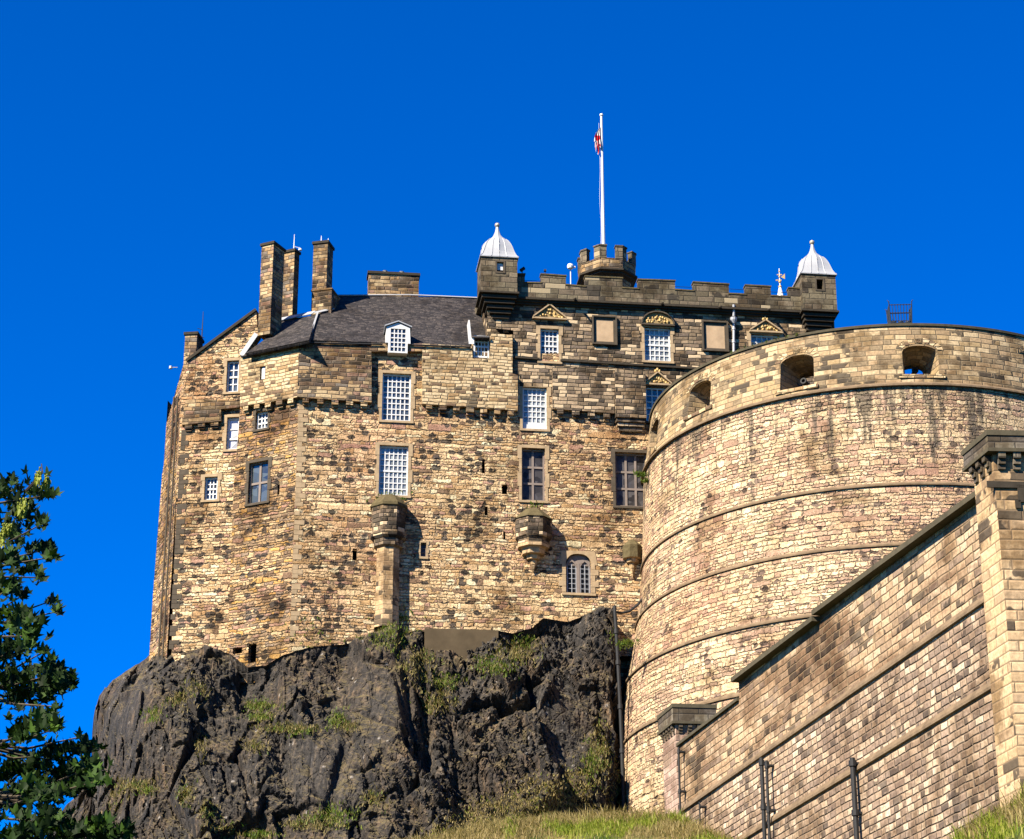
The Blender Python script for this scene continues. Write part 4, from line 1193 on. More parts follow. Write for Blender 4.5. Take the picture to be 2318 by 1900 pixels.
v0 = F0.hit(402, 832, .2); b = MB(); b.tube([v0, v0 + Vector((-.45, 0, 0))], .03, 5); b.lathe(v0 + Vector((-.5, 0, 0)), [(0, -.1), (.12, -.1), (.1, .1), (0, .1)], 8)
small_thing('wall_lamp', 'tiny lamp on an arm sticking out from the left edge of the palace', 'lamp', v0, [('arm', b, 'lead')])
# rooftop handrail wires seen through the crenels
hr = MB()
for xa, ya, xb, yb in ((1188, 635, 1225, 637), (1530, 649, 1570, 651), (1650, 654, 1690, 657), (1745, 661, 1786, 663)):
    hr = MB(); hr.tube([F3.hit(xa - 4, ya, -1), F3.hit(xb + 4, yb, -1)], .02, 4)
    hr.build('handrail', M['ironrust'], tower)

# ================================================================== round battery
DC = Vector((25.73, 150.0, 0))
LV = [(62.34, 15.94), (57.9, 16.53), (51.13, 16.79), (47.05, 17.25), (42.7, 18.15), (38.4, 18.5), (30.0, 18.9), (12.0, 20.0)]
def rad(z):
    if z >= LV[0][0]: return LV[0][1] - (z - LV[0][0]) * .13
    for (z1, r1), (z0, r0) in zip(LV, LV[1:]):
        if z >= z0: return r0 + (r1 - r0) * (z - z0) / (z1 - z0)
    return LV[-1][1]
def drum_hit(px, py):
    d = ray(px, py).normalized(); t = 90.0; prev = None
    while t < 260:
        P = CAM + d * t; D = math.hypot(P.x - DC.x, P.y - DC.y) - rad(P.z)
        if D < 0: break
        t += max(.02, min(1, D * .5))
    P = CAM + d * t
    return math.degrees(math.atan2(P.y - DC.y, P.x - DC.x)) % 360, P.z
battery = thing('round_battery', 'great curved half moon battery wall of pinkish rubble with gun embrasures in its parapet', 'battery wall', (25.7, 132, 30))
A0, A1, NS = 172, 372, 160
def arcmesh(prof, mat, name, parent=battery, smooth=True):
    mb = MB()
    for i in range(len(prof) - 1):
        (r0, z0), (r1, z1) = prof[i], prof[i + 1]
        for k in range(NS):
            a, b = R(A0 + (A1 - A0) * k / NS), R(A0 + (A1 - A0) * (k + 1) / NS)
            p = lambda r, z, t: (DC.x + r * math.cos(t), DC.y + r * math.sin(t), z)
            flat = abs(z1 - z0) < .3 * abs(r1 - r0)
            v0_, v1_ = (r0, r1) if flat else (z0, z1)
            mb.face([p(r0, z0, a), p(r0, z0, b), p(r1, z1, b), p(r1, z1, a)], [(17.5 * a, v0_), (17.5 * b, v0_), (17.5 * b, v1_), (17.5 * a, v1_)], smooth and not flat)
    return mb.build(name, M[mat], parent, merge=True)
def profile(za, zb):
    zs = sorted([za, zb] + [z for z, r in LV if za < z < zb])
    return [(rad(z), z) for z in zs]
arcmesh(profile(47.05, 57.9), 'drum', 'upper_wall')
arcmesh(profile(12, 47.05), 'drum_low', 'lower_wall')
for z, h_, o_ in ((57.9, .22, .26), (51.13, .2, .16), (47.05, .2, .16), (42.7, .2, .16), (38.4, .22, .14)):
    arcmesh([(rad(z) - .1, z - h_ / 2 - .02), (rad(z) + o_ * .8, z - h_ / 2 + .02), (rad(z) + o_ * .8, z + h_ * .1), (rad(z) - .02, z + h_ * .9), (rad(z) - .12, z + h_ * 1.0)], 'string', 'string_course', smooth=False)
for px, py, zdummy in ((1508, 1421, 0),):
    pass
# parapet with embrasures
TH_ = 2.5
ZS = 57.95; ZT = 62.2
pm = bmesh.new()
ring = []
for k in range(NS + 1):
    t = R(A0 + (A1 - A0) * k / NS)
    ring.append([pm.verts.new((DC.x + r * math.cos(t) , DC.y + r * math.sin(t), z)) for r, z in ((rad(ZS), ZS), (rad(ZT), ZT), (rad(ZT) - TH_, ZT + .12), (rad(ZT) - TH_ - .0, ZS))])
for k in range(NS):
    for j in range(4):
        pm.faces.new([ring[k][j], ring[k + 1][j], ring[k + 1][(j + 1) % 4], ring[k][(j + 1) % 4]])
pm.faces.new(ring[0]); pm.faces.new(ring[-1][::-1])
bmesh.ops.recalc_face_normals(pm, faces=pm.faces)
me = bpy.data.meshes.new('parapet'); pm.to_mesh(me); pm.free()
parap = bpy.data.objects.new('parapet', me); C.objects.link(parap)
# embrasures: photo rectangles of the outer opening
EMB = []
for (x0, y0, x1, y1) in ((1469, 940, 1493, 993), (1562, 862, 1604, 930), (1768, 800, 1840, 878), (2045, 778, 2122, 848), (2310, 795, 2390, 862)):
    a, _ = drum_hit((x0 + x1) / 2, (y0 + y1) / 2)
    _, zt = drum_hit((x0 + x1) / 2, y0); _, zb = drum_hit((x0 + x1) / 2, y1)
    EMB.append((a, zb, zt))
EMB[0] = (EMB[0][0], EMB[2][1], EMB[2][2]); 
aa = EMB[4][0] + 26
EMB.append((aa, EMB[3][1], EMB[3][2]))
cutters = []
for (a, zb, zt) in EMB:
    t = R(a); er = Vector((math.cos(t), math.sin(t), 0)); et = Vector((-math.sin(t), math.cos(t), 0))
    bm_ = bmesh.new(); rings_ = []
    for (r, hw, z0, z1) in ((18.2, 1.5, zb, zt + .06), (15.6, 1.02, zb, zt - .2), (14.4, .68, zb, zt - .62), (12.5, .66, zb, zt - .62)):
        sh = [(-hw, z0), (hw, z0)] + [(hw * math.cos(q), z1 - hw * .42 + hw * .42 * math.sin(q)) for q in [PI * i / 8 for i in range(9)]]
        rings_.append([bm_.verts.new(Vector((DC.x, DC.y, 0)) + er * r + et * x + Vector((0, 0, z))) for x, z in sh])
    for A_, B_ in zip(rings_, rings_[1:]):
        n_ = len(A_)
        for i in range(n_): bm_.faces.new([A_[i], A_[(i + 1) % n_], B_[(i + 1) % n_], B_[i]])
    bm_.faces.new(rings_[0][::-1]); bm_.faces.new(rings_[-1])
    bmesh.ops.recalc_face_normals(bm_, faces=bm_.faces)
    m2 = bpy.data.meshes.new('cutter'); bm_.to_mesh(m2); bm_.free()
    co = bpy.data.objects.new('cutter', m2); C.objects.link(co); cutters.append(co)
    md = parap.modifiers.new('b', 'BOOLEAN'); md.operation = 'DIFFERENCE'; md.solver = 'EXACT'; md.object = co
dg = bpy.context.evaluated_depsgraph_get()
ev = bpy.data.meshes.new_from_object(parap.evaluated_get(dg))
ev.name = 'parapet'
parap.modifiers.clear(); parap.data = ev
for co in cutters: bpy.data.objects.remove(co)
uvl = ev.uv_layers.new(name='UVMap')
for p in ev.polygons:
    c_ = p.center; t = math.atan2(c_.y - DC.y, c_.x - DC.x); er = Vector((math.cos(t), math.sin(t), 0))
    radial = abs(p.normal.dot(er)) > .8
    for li in p.loop_indices:
        v = ev.vertices[ev.loops[li].vertex_index].co
        if radial: uvl.data[li].uv = (16.2 * math.atan2(v.y - DC.y, v.x - DC.x), v.z)
        elif abs(p.normal.z) > .6: uvl.data[li].uv = (16.2 * math.atan2(v.y - DC.y, v.x - DC.x), math.hypot(v.x - DC.x, v.y - DC.y))
        else: uvl.data[li].uv = (math.hypot(v.x - DC.x, v.y - DC.y), v.z)
ev.materials.clear(); ev.materials.append(M['drum_par'])
ev.transform(Matrix.Translation(-WO[battery.name]))
parap.parent = battery
arcmesh([(rad(ZT) + .10, ZT - .0), (rad(ZT) + .12, ZT + .16), (rad(ZT) - TH_ * .5, ZT + .34), (rad(ZT) - TH_, ZT + .30), (rad(ZT) - TH_, ZT - .02)], 'coping', 'coping', smooth=False)
# voussoirs and sill ledges of the embrasures
for (a, zb, zt) in EMB:
    t = R(a); er = Vector((math.cos(t), math.sin(t), 0)); et = Vector((-math.sin(t), math.cos(t), 0)); mb = MB()
    O = Vector((DC.x, DC.y, 0))
    rr_ = rad(zb) + .02
    mb.box(O + er * (rr_ - .5) - et * 1.45 + Vector((0, 0, zb - .26)), et * 2.9, er * .58, Vector((0, 0, .24)))
    mb.build('embrasure_sill', M['block_light'], battery); mb = MB()
    hw = 1.15; cz = zt - .5
    for i in range(9):
        q0, q1 = PI * (i + .06) / 9, PI * (i + .94) / 9
        pts = []
        for q, k in ((q0, 0), (q1, 0), (q1, .38), (q0, .38)):
            x = (hw + k) * math.cos(q); z = cz + (.5 + k * 1.05) * math.sin(q)
            pts.append((x, z))
        off_ = rad(zt) - .0
        P = []
        for x, z in pts:
            rz = rad(z) + .03; yy = math.sqrt(max(0, rz * rz - x * x))
            P.append(O + er * yy + et * x + Vector((0, 0, z)))
        mb.face(P); mb.face(P[::-1])
        for j in range(4):
            A_, B_ = P[j], P[(j + 1) % 4]
            mb.face([A_, B_, B_ - er * .12, A_ - er * .12]); mb.face([B_, A_, A_ - er * .12, B_ - er * .12])
    mb.build('embrasure_arch', M['block_light'], battery)
# gun platform inside
dk = MB(); zd = EMB[3][1] - .35
dk.face([(DC.x + 13.6 * math.cos(R(x)), DC.y + 13.6 * math.sin(R(x)), zd) for x in range(172, 373, 8)])
dk.build('gun_platform', M['coping'], battery)
# cannons
def cannon(a, zb, label, el=4, r_out=14.7):
    t = R(a); er = Vector((math.cos(t), math.sin(t), 0)); et = Vector((-math.sin(t), math.cos(t), 0))
    base = Vector((DC.x, DC.y, zb - .3)) + er * (r_out - 1.6)
    th_ = thing('cannon', label, 'cannon', base, 'guns in the battery embrasures')
    ax = (er * math.cos(R(el)) + Vector((0, 0, math.sin(R(el))))).normalized()
    c0 = base + Vector((0, 0, 1.15)) - er * .6
    prof = [(0, .0), (.06, .02), (.1, .08), (.22, .16), (.27, .22), (.27, .3), (.24, .34), (.22, 1.0), (.25, 1.02), (.25, 1.1), (.20, 1.14), (.16, 2.1), (.20, 2.18), (.225, 2.28), (.21, 2.36), (.12, 2.36), (.11, 2.2), (0, 2.15)]
    mb = MB(); rm_ = ax.to_track_quat('Z', 'Y').to_matrix()
    n = 16
    for i in range(len(prof) - 1):
        for k in range(n):
            A_, B_ = 2 * PI * k / n, 2 * PI * (k + 1) / n; (r0, z0), (r1, z1) = prof[i], prof[i + 1]
            P = [c0 + rm_ @ Vector((r * math.cos(q), r * math.sin(q), z)) for r, z, q in ((r0, z0, A_), (r0, z0, B_), (r1, z1, B_), (r1, z1, A_))]
            mb.face(P, None, True)
    mb.build('barrel', M['iron'], th_)
    mb = MB()
    for sg in (-1, 1):
        for k in range(4):
            mb.box(base + et * (sg * .32 - .06) - er * .9 + Vector((0, 0, .25 + .2 * k)), er * (2.0 - .38 * k), et * .12, Vector((0, 0, .2)))
    mb.build('carriage', M['ironrust'], th_)
    for sg in (-1, 1):
        for k in (-.6, .8):
            mb = MB(); cc = base + er * k + Vector((0, 0, .24)); mb.tube([cc + et * sg * .40, cc + et * sg * .55], .24, 14); mb.build('wheel', M['iron'], th_)
cannon(EMB[2][0], EMB[2][1], 'black cannon muzzle in the widest embrasure left of the iron basket', 3, 15.0)
cannon(EMB[3][0], EMB[3][1], 'black cannon silhouetted against the sky in the embrasure under the iron basket', 8, 14.3)
cannon(EMB[1][0], EMB[1][1], 'dark cannon deep inside the second embrasure from the palace', 3, 14.4)
# beacon basket
a_, z_ = drum_hit(2043, 745); t = R(a_); er = Vector((math.cos(t), math.sin(t), 0)); et = Vector((-math.sin(t), math.cos(t), 0))
bp_ = Vector((DC.x, DC.y, ZT + .3)) + er * (rad(ZT) - .9)
bk_t = thing('beacon_basket', 'black iron fire basket standing on top of the curved battery wall', 'beacon basket', bp_)
hb = z_for(bp_.x, bp_.y, 693) - bp_.z
mb = MB(); wb = .72
for i in range(9):
    for (ex, ey, ff, gg_) in ((et, er, 1, -1), (et, er, 1, 1)):
        x = -wb + 2 * wb * i / 8
        mb.tube([bp_ + et * x * .92 + er * gg_ * .62, bp_ + et * x * 1.02 + er * gg_ * .7 + Vector((0, 0, hb * (1 if i in (0, 8) else .88)))], .022 if i not in (0, 8) else .035, 5)
    y = -wb + 2 * wb * i / 8
    for sg in (-1, 1):
        mb.tube([bp_ + et * sg * wb * .92 + er * y * .85, bp_ + et * sg * wb * 1.02 + er * y * .95 + Vector((0, 0, hb * .88))], .022, 5)
mb.build('bars', M['ironrust'], bk_t)
mb = MB()
for hz in (.04, .5, .86):
    k = .92 + .1 * hz; cs = [bp_ + et * sx * wb * k + er * sy * wb * .92 * k + Vector((0, 0, hb * hz)) for sx, sy in ((-1, -1), (1, -1), (1, 1), (-1, 1), (-1, -1))]
    mb.tube(cs, .035, 5)
for sx, sy in ((-1, -1), (1, -1), (1, 1), (-1, 1)):
    p = bp_ + et * sx * wb * 1.02 + er * sy * wb * .95 + Vector((0, 0, hb)); mb.tube([p, p + et * sx * .1 + Vector((0, 0, .12))], [.04, .01], 5)
mb.build('hoops', M['ironrust'], bk_t)
mb = MB()
for i in range(3): mb.ball(bp_ + et * (-.45 + .45 * i) - er * -.3 + Vector((0, 0, .2)), .2, 6, .7)
mb.build('fuel', M['ironrust'], bk_t)
# downpipe at the junction of crag and battery
dp_ = MB()
pts = []
for (x, y) in ((1391, 1372), (1395, 1430), (1399, 1500), (1404, 1600), (1408, 1700), (1412, 1838)):
    pts.append(at(x, y, 146.3))
dp_.tube(pts, .12, 8)
for p in pts[1:-1]: dp_.tube([p - Vector((0, 0, .15)), p + Vector((0, 0, .15))], .17, 8)
dpo = dp_.build('drainpipe', M['iron']); tag(dpo, 'long black downpipe running down where the crag meets the round battery', 'drainpipe')
dp2 = MB(); q = []
for (x, y, Y) in ((1393, 1386, 146.3), (1408, 1388, 146.8), (1425, 1384, 147), (1445, 1368, 147.2), (1457, 1352, 148.6), (1460, 1335, 149.6)): q.append(at(x, y, Y))
dp2.tube(q, .09, 6); dp2.build('branch_pipe', M['iron'], None)
bpo = bpy.data.objects['branch_pipe']; bpo.parent = dpo

# ================================================================== forewall in the foreground
def wall_depth(px): return 105 * 1751.0 / (px - 1159 + 1370)
wp = at(1540, 1760, 105.0)
W = PL((wp.x, wp.y, 20), -76.3)
fore = thing('forewall', 'long foreground wall of mottled ashlar climbing to the right with a dark overhanging coping', 'wall', (wp.x, wp.y, 18))
t1_ = W.st(1544, 1838)[1]; t2_ = W.st(1703, 1891)[1]
sL, sR = W.st(1538, 1760)[0], W.st(2240, 1300)[0]
up = [W.st(1672, 1588), W.st(1537, 1690)]
top = [W.st(2232, 1124), W.st(1862, 1390), W.st(1857, 1407), W.st(1672, 1546)]
top[1] = (top[2][0], top[1][1])
up[0] = (top[3][0], up[0][1]); 
mb = MB(); mb.poly(W, [(sL, t1_ + .0), (sR, t1_), (sR, top[0][1])] + top[1:] + [up[0], (sL, up[1][1])], (), 0)
mb.rim(W, [(sL, t1_), (sR, t1_), (sR, top[0][1])] + top[1:] + [up[0], (sL, up[1][1])], 0, -1.2)
mb.build('upper_wall', M['fore'], fore)
mb = MB(); mb.poly(W, [(sL, t2_), (sR, t2_), (sR, t1_), (sL, t1_)], (), .05); mb.build('middle_wall', M['fore_low'], fore)
mb = MB(); mb.poly(W, [(sL - .5, -19), (sR, -19), (sR, t2_), (sL - .5, t2_)], (), .12); mb.build('lower_wall', M['fore_low'], fore)
for tt, o_ in ((t1_, .05), (t2_, .12)):
    mb = MB(); prof_ = [(-.10, .0), (-.07, .10), (.03, .10), (.22, .0)]
    for (a, oa), (b, ob) in zip(prof_, prof_[1:]):
        mb.face([W.pt(sL, tt + a, o_ + oa), W.pt(sR, tt + a, o_ + oa), W.pt(sR, tt + b, o_ + ob), W.pt(sL, tt + b, o_ + ob)])
    mb.build('string_course', M['string'], fore)
def coping_run(a, b, over=.36, th_=.2):
    mb = MB()
    mb.slab(W, [(a[0], a[1]), (b[0], b[1]), (b[0], b[1] + th_), (a[0], a[1] + th_)], over, over + 1.3)
    mb.build('coping', M['coping'], fore)
coping_run((top[3][0] - .0, top[3][1]), top[2]); coping_run(top[1], top[0])
coping_run((sL, up[1][1]), up[0], .12, .14)
# iron pipes on the wall
def wpipe(x, ytop, r, label, off=.35, dx=0):
    s = W.st(x, 1800, off)[0]; tt = W.t_at(s, ytop, off)
    mb = MB(); mb.tube([W.pt(s, tt, off), W.pt(s, -19, off)], r, 8)
    z = tt - .1
    while z > -8:
        mb.tube([W.pt(s, z, off), W.pt(s, z - .22, off)], r * 1.45, 8); z -= 1.85
        mb.box(W.pt(s - .1, z + 1.7, .02), W.u * .2, W.v * .08, W.n * off)
    o = mb.build('drainpipe', M['iron'], fore)
    return o
wpipe(1727, 1716, .085, ''); wpipe(1738, 1722, .06, ''); wpipe(1934, 1716, .10, ''); wpipe(1583, 1816, .035, ''); wpipe(1539, 1692, .05, '', .3)

def pier(plane_off, xl, xc, y_ref, yct, ycb, front_phi, length, name, label, mat, capmat, ov, cor_h, zbot=2, ychk=None, crenel=False):
    """oblique pier: left face parallel to the wall, front face turned to the viewer"""
    pl = W
    A = pl.hit(xl, y_ref, plane_off); B_ = pl.hit(xc, y_ref, plane_off)
    fd = Vector((math.cos(R(front_phi)), math.sin(R(front_phi)), 0)); Cc = B_ + fd * length; D = A + fd * length
    t = thing(name, label, 'tower', (B_.x, B_.y, zbot))
    zc1 = z_for(B_.x, B_.y - ov, ycb); zc2 = z_for(B_.x, B_.y - ov, yct)
    zsh = zc1 - .0
    mb = MB(); mb.prism([(p.x, p.y) for p in (A, B_, Cc, D)], zbot, zsh); mb.build('shaft', M[mat], t)
    wu = (B_ - A).normalized(); wu.z = 0
    nL = Vector((wu.y, -wu.x, 0)); nF = Vector((fd.y, -fd.x, 0))
    if nL.dot(CAM - A) < 0: nL = -nL
    if nF.dot(CAM - B_) < 0: nF = -nF
    def offs(o):
        # corner of the two offset lines
        pB = B_ + nL * o; k = ((B_ + nF * o) - pB).dot(nF) / wu.dot(nF); cB = pB + wu * k
        cA = A + nL * o - wu * o; cC = Cc + nF * o + fd * o; cD = D - wu * o + fd * o
        return [(q.x, q.y) for q in (cA, cB, cC, cD)]
    mb = MB(); mb.prism(offs(ov), zc1, zc2)
    cap = mb.build('cap', M[capmat], t)
    mb = MB(); mb.prism(offs(ov + .05), zc1 - .02, zc1 + .1); mb.prism(offs(ov + .04), zc2 - .12, zc2 + .06); mb.build('cap_moulding', M['coping'], cap)
    mb = MB(); sp = cor_h * .85
    def run(P, dr, nn, L):
        n_ = max(3, int(L / sp))
        for i in range(n_):
            mb = MB()
            c = P + dr * (L * (i + .5) / n_)
            for (f, z0, z1) in ((1.0, 0, .38), (.66, .38, .7), (.34, .7, 1.0)):
                mb.box(Vector((c.x, c.y, zc1 - .02 - cor_h * z1)) - dr * sp * .26 - nn * .05, dr * sp * .52, nn * (ov * f + .05), Vector((0, 0, cor_h * (z1 - z0) - .004)))
            mb.build('corbel', M[capmat], t)
    run(A, wu, nL, (B_ - A).length); run(B_, fd, nF, length)
    return t, A, B_, nL, nF, zc1, zc2, fd
M['capstone'] = ashlar('dark_cap_blocks', [(.20, .17, .13), (.26, .22, .165), (.16, .135, .11), (.30, .26, .19)], (.06, .05, .04), .8, .55, .4, .1, .5, .03, .015)
pr1 = pier(.45, 2210, 2257, 1150, 978, 1021, 3, 7.0, 'wall_tower', 'tall golden ashlar tower at the right edge with corbelled dark cap', 'pillar', 'capstone', .24, .55)
pr2 = pier(.10, 1501, 1531, 1700, 1596, 1637, 6, 1.75, 'corner_tower', 'slim pink corner tower with dark corbelled cap where the foreground wall starts', 'pinkpier', 'capstone', .17, .42, zbot=14)
t, A, B_, nL, nF, zc1, zc2, fd = pr1
for (x, y, ww, hh) in ((2285, 1098, 1.5, .22), (2312, 1118, .25, .6), (2304, 1142, .18, .28)):
    PF = PL((B_.x, B_.y, 20), 3); p = PF.hit(x, y, .02)
    mb = MB(); mb.box(p - fd * ww / 2 - Vector((0, 0, hh / 2)), fd * ww, PF.n * .05, Vector((0, 0, hh)))
    mb.build('wall_recess', M['moulding'], t)

# ================================================================== crag
TOP = [(100, 1905), (112, 1880), (150, 1822), (190, 1790), (206, 1745), (207, 1680), (212, 1620), (224, 1580), (252, 1545), (292, 1515), (330, 1490), (348, 1472), (390, 1480), (430, 1476), (465, 1462), (520, 1478), (560, 1508), (600, 1505), (640, 1482), (700, 1464), (790, 1456), (850, 1434),
       (895, 1410), (925, 1430), (950, 1425), (975, 1432), (1018, 1441), (1037, 1478), (1065, 1457), (1112, 1424), (1160, 1432), (1205, 1420), (1230, 1397), (1286, 1407), (1311, 1397), (1355, 1379), (1376, 1382), (1390, 1430), (1420, 1520), (1480, 1560)]
def lerp_tab(tab, x):
    if x <= tab[0][0]: return tab[0][1]
    for (a, b), (c, d) in zip(tab, tab[1:]):
        if x <= c: return b + (d - b) * (x - a) / max(1e-6, c - a)
    return tab[-1][1]
def base_Y(px):
    return sum(base_Y0(px + k) for k in (-40, -27, -14, 0, 14, 27, 40)) / 7
def base_Y0(px):
    if px > 672: return F3.hit(px, 1450, .5).y
    if px > 520: return F2.hit(px, 1480, .5).y
    if px > 386: return F1.hit(px, 1480, .5).y
    return F1.hit(386, 1480, .5).y + (386 - px) * .02
def ridged(p, sc, o=4):
    return noise.ridged_multi_fractal(p * sc, 0.9, 2.1, o, 1.0, 2.0, noise_basis='PERLIN_ORIGINAL')
def crag_Y(px, py, top):
    t = (py - top) / 450.0
    k = 9.5 - 3.5 * max(0, min(1, (px - 900) / 500))
    Y = base_Y(px) - k * max(t, 0) ** .9 - .5
    if py > 1900: Y -= (py - 1900) * .05 
    # rounded left shoulder
    sil = lerp_tab([(1470, 340), (1545, 250), (1620, 212), (1745, 207), (1800, 180), (1905, 100), (2600, -100)], py)
    d = (px - sil) / 150
    if d < 1: Y += 11 * (1 - math.sqrt(max(0, 1 - (1 - max(0, d)) ** 2)))
    # right end turns back into the battery
    if px > 1385: Y += (px - 1385) * .22
    # gullies and ribs
    for gx, gw_, gd, sl, y0, y1 in ((962, 16, 1.7, .06, 1480, 1760), (925, 12, 1.0, .1, 1520, 1700), (640, 26, 1.6, .10, 1660, 1800), (1165, 22, .8, -.9, 1520, 1660), (435, 14, .8, .3, 1560, 1680), (760, 12, .8, -.25, 1700, 1850)):
        if y0 - 40 < py < y1 + 40:
            f = min(1, (py - y0 + 40) / 60, (y1 + 40 - py) / 60)
            x_ = gx + (py - (y0 + y1) / 2) * sl
            Y += gd * f * math.exp(-((px - x_) / gw_) ** 2)
    # clean slabs
    return Y
def slab_w(px, py):
    w_ = 0
    for cx, cy, rx, ry in ((860, 1570, 75, 130), (740, 1740, 75, 95), (1290, 1650, 60, 100), (300, 1600, 60, 70)):
        q = ((px - cx) / rx) ** 2 + ((py - cy) / ry) ** 2
        w_ = max(w_, max(0, min(1, 1.6 - q)))
    return w_
NX, NY = 520, 330
verts = []; faces = []
xs = [100 + (1480 - 100) * i / NX for i in range(NX + 1)]
for i, px0 in enumerate(xs):
    top = lerp_tab(TOP, px0)
    for j in range(NY + 1):
        f = j / NY
        py = top + (1990 - top) * f if f <= .88 else None
        if py is None:
            e = (f - .88) / .12; yb = top + (1990 - top) * .88
            py = yb + (2650 - yb) * e ** 1.3
        Y = crag_Y(px0, py, top)
        P = at(px0, py, Y)
        q = Vector((P.x, P.y, P.z))
        rough = 1 - .8 * slab_w(px0, py)
        qs = Vector((q.x * 1.0 + q.z * .25, q.y, q.z * .62))
        # leaning, jointed basalt: faceted blocks at three sizes
        qs = Vector((q.x + q.z * .42, q.y, q.z * .50 - q.x * .10))
        wq = qs + noise.noise_vector(qs * .35) * .22
        big = noise.fractal(qs * .10, 1.0, 2.0, 2) * 1.2
        def facet(sc, amp, tilt, seed):
            p_ = wq * sc + Vector((seed, 3.1, 7.7))
            dd, pp = noise.voronoi(p_, distance_metric='DISTANCE', exponent=2.5)
            c_ = pp[0]; h_ = noise.cell_vector(c_ * 31.7 + Vector((seed, 1, 2)))
            l_ = p_ - c_
            return amp * (h_.x - .5) + tilt * (l_.x * (h_.y - .5) + l_.z * (h_.z - .35)) * 2, dd[1] - dd[0]
        f1, e1 = facet(.22, 2.0, 1.9, 0)
        f2, e2_ = facet(.62, .60, .90, 5)
        f3, e3_ = facet(2.1, .18, .34, 9); f4, e4_ = facet(4.6, .10, .20, 13); f3 += f4 * (.5 + 1.0 * max(0, min(1, (px0 - 880) / 120)))
        fine = noise.fractal(qs * 2.6, .8, 2.1, 4)
        sm_ = lambda e, w_: (lambda q: q * q * (3 - 2 * q))(min(1, e / w_))
        f1 *= sm_(e1, .13); f2 *= sm_(e2_, .16); f3 *= sm_(e3_, .2)
        crack = -.45 * max(0, 1 - e1 / .08) - .18 * max(0, 1 - e2_ / .1)
        disp = big + (f1 * (.35 + .65 * rough)) + rough * (f2 + f3 + crack + fine * .13) + (1 - rough) * (fine * .03 + f3 * .25)
        fade = min(1, j / 10.0)
        P = P + Vector((.15, -1, .25)) * (disp * (.25 + .75 * fade) * (1.0 if j else .4))
        if px0 > 1374: P.y = max(P.y, min(146.9, 143 + (px0 - 1374) * .6) if px0 < 1412 else 147.5 + (px0 - 1412) * .1)
        verts.append(P)
for i in range(NX):
    for j in range(NY):
        a = i * (NY + 1) + j
        faces.append((a, a + 1, a + NY + 2, a + NY + 1))
# cap running back under the walls, and the hidden left side turning away
nb_ = len(verts)
for i in range(NX + 1):
    P = verts[i * (NY + 1)]; verts.append(Vector((P.x, P.y + 3.0, P.z + (.3 if xs[i] > 345 else -.2))))
for i in range(NX + 1):
    P = verts[i * (NY + 1)]; verts.append(Vector((P.x, P.y + 20.0, P.z - 2)))
for i in range(NX):
    faces.append((i * (NY + 1), (i + 1) * (NY + 1), nb_ + i + 1, nb_ + i))
    faces.append((nb_ + i, nb_ + i + 1, nb_ + NX + 1 + i + 1, nb_ + NX + 1 + i))
nb2 = len(verts)
for j in range(NY + 1):
    P = verts[j]; verts.append(Vector((P.x + .5, P.y + 20.0, P.z - 1)))
for j in range(NY): faces.append((j, nb2 + j, nb2 + j + 1, j + 1))
me = bpy.data.meshes.new('crag'); me.from_pydata([v[:] for v in verts], [], faces)
me.materials.append(M['rock'])
crag = bpy.data.objects.new('crag', me); C.objects.link(crag); crag['kind'] = 'structure'
crag['label'] = 'dark basalt crag carrying the castle'
crag_bvh = BVHTree.FromPolygons(verts, faces)

# green hillside in front of the wall
HT = [(700, 1990), (860, 1925), (985, 1903), (1050, 1884), (1120, 1868), (1200, 1860), (1290, 1852), (1400, 1846), (1500, 1846), (1540, 1856), (1590, 1882), (1660, 1915), (1760, 1960), (2060, 1975), (2150, 1930), (2190, 1900), (2250, 1862), (2330, 1815), (2420, 1790)]
hv = []; hf = []; HX, HY = 260, 60
for i in range(HX + 1):
    px = 700 + (2420 - 700) * i / HX; top = lerp_tab(HT, px)
    Yw = min(118, wall_depth(max(px, 1535)) - 2.2 + (max(0, 1535 - px) * .012))
    row = []
    for j in range(-2, HY + 1):
        if j < 0:
            P = at(px, top, Yw); P = P + Vector((0, -j * 3.0, -.15 * j * j))
        else:
            e = j / HY; py = top + (2700 - top) * e ** 1.4
            P = at(px, py, Yw - 3 * e ** .6 - 30 * e)
        nz = noise.fractal(P * .35, 1, 2, 4)
        P.z += nz * .35
        hv.append(P)
    pass
st = HY + 3
for i in range(HX):
    for j in range(st - 1):
        a = i * st + j
        hf.append((a, a + 1, a + st + 1, a + st))
me = bpy.data.meshes.new('hillside'); me.from_pydata([v[:] for v in hv], [], hf); me.materials.append(M['soil'])
for p in me.polygons: p.use_smooth = True
hill = bpy.data.objects.new('hillside', me); C.objects.link(hill); hill['kind'] = 'structure'
hill['label'] = 'grassy bank at the foot of the walls'
hill_bvh = BVHTree.FromPolygons(hv, hf)
# ground
gb = MB(); gb.face([(-6000, -3000, 0), (6000, -3000, 0), (6000, 9000, 0), (-6000, 9000, 0)]); gb.build('ground', M['ground'], None, kind='structure')

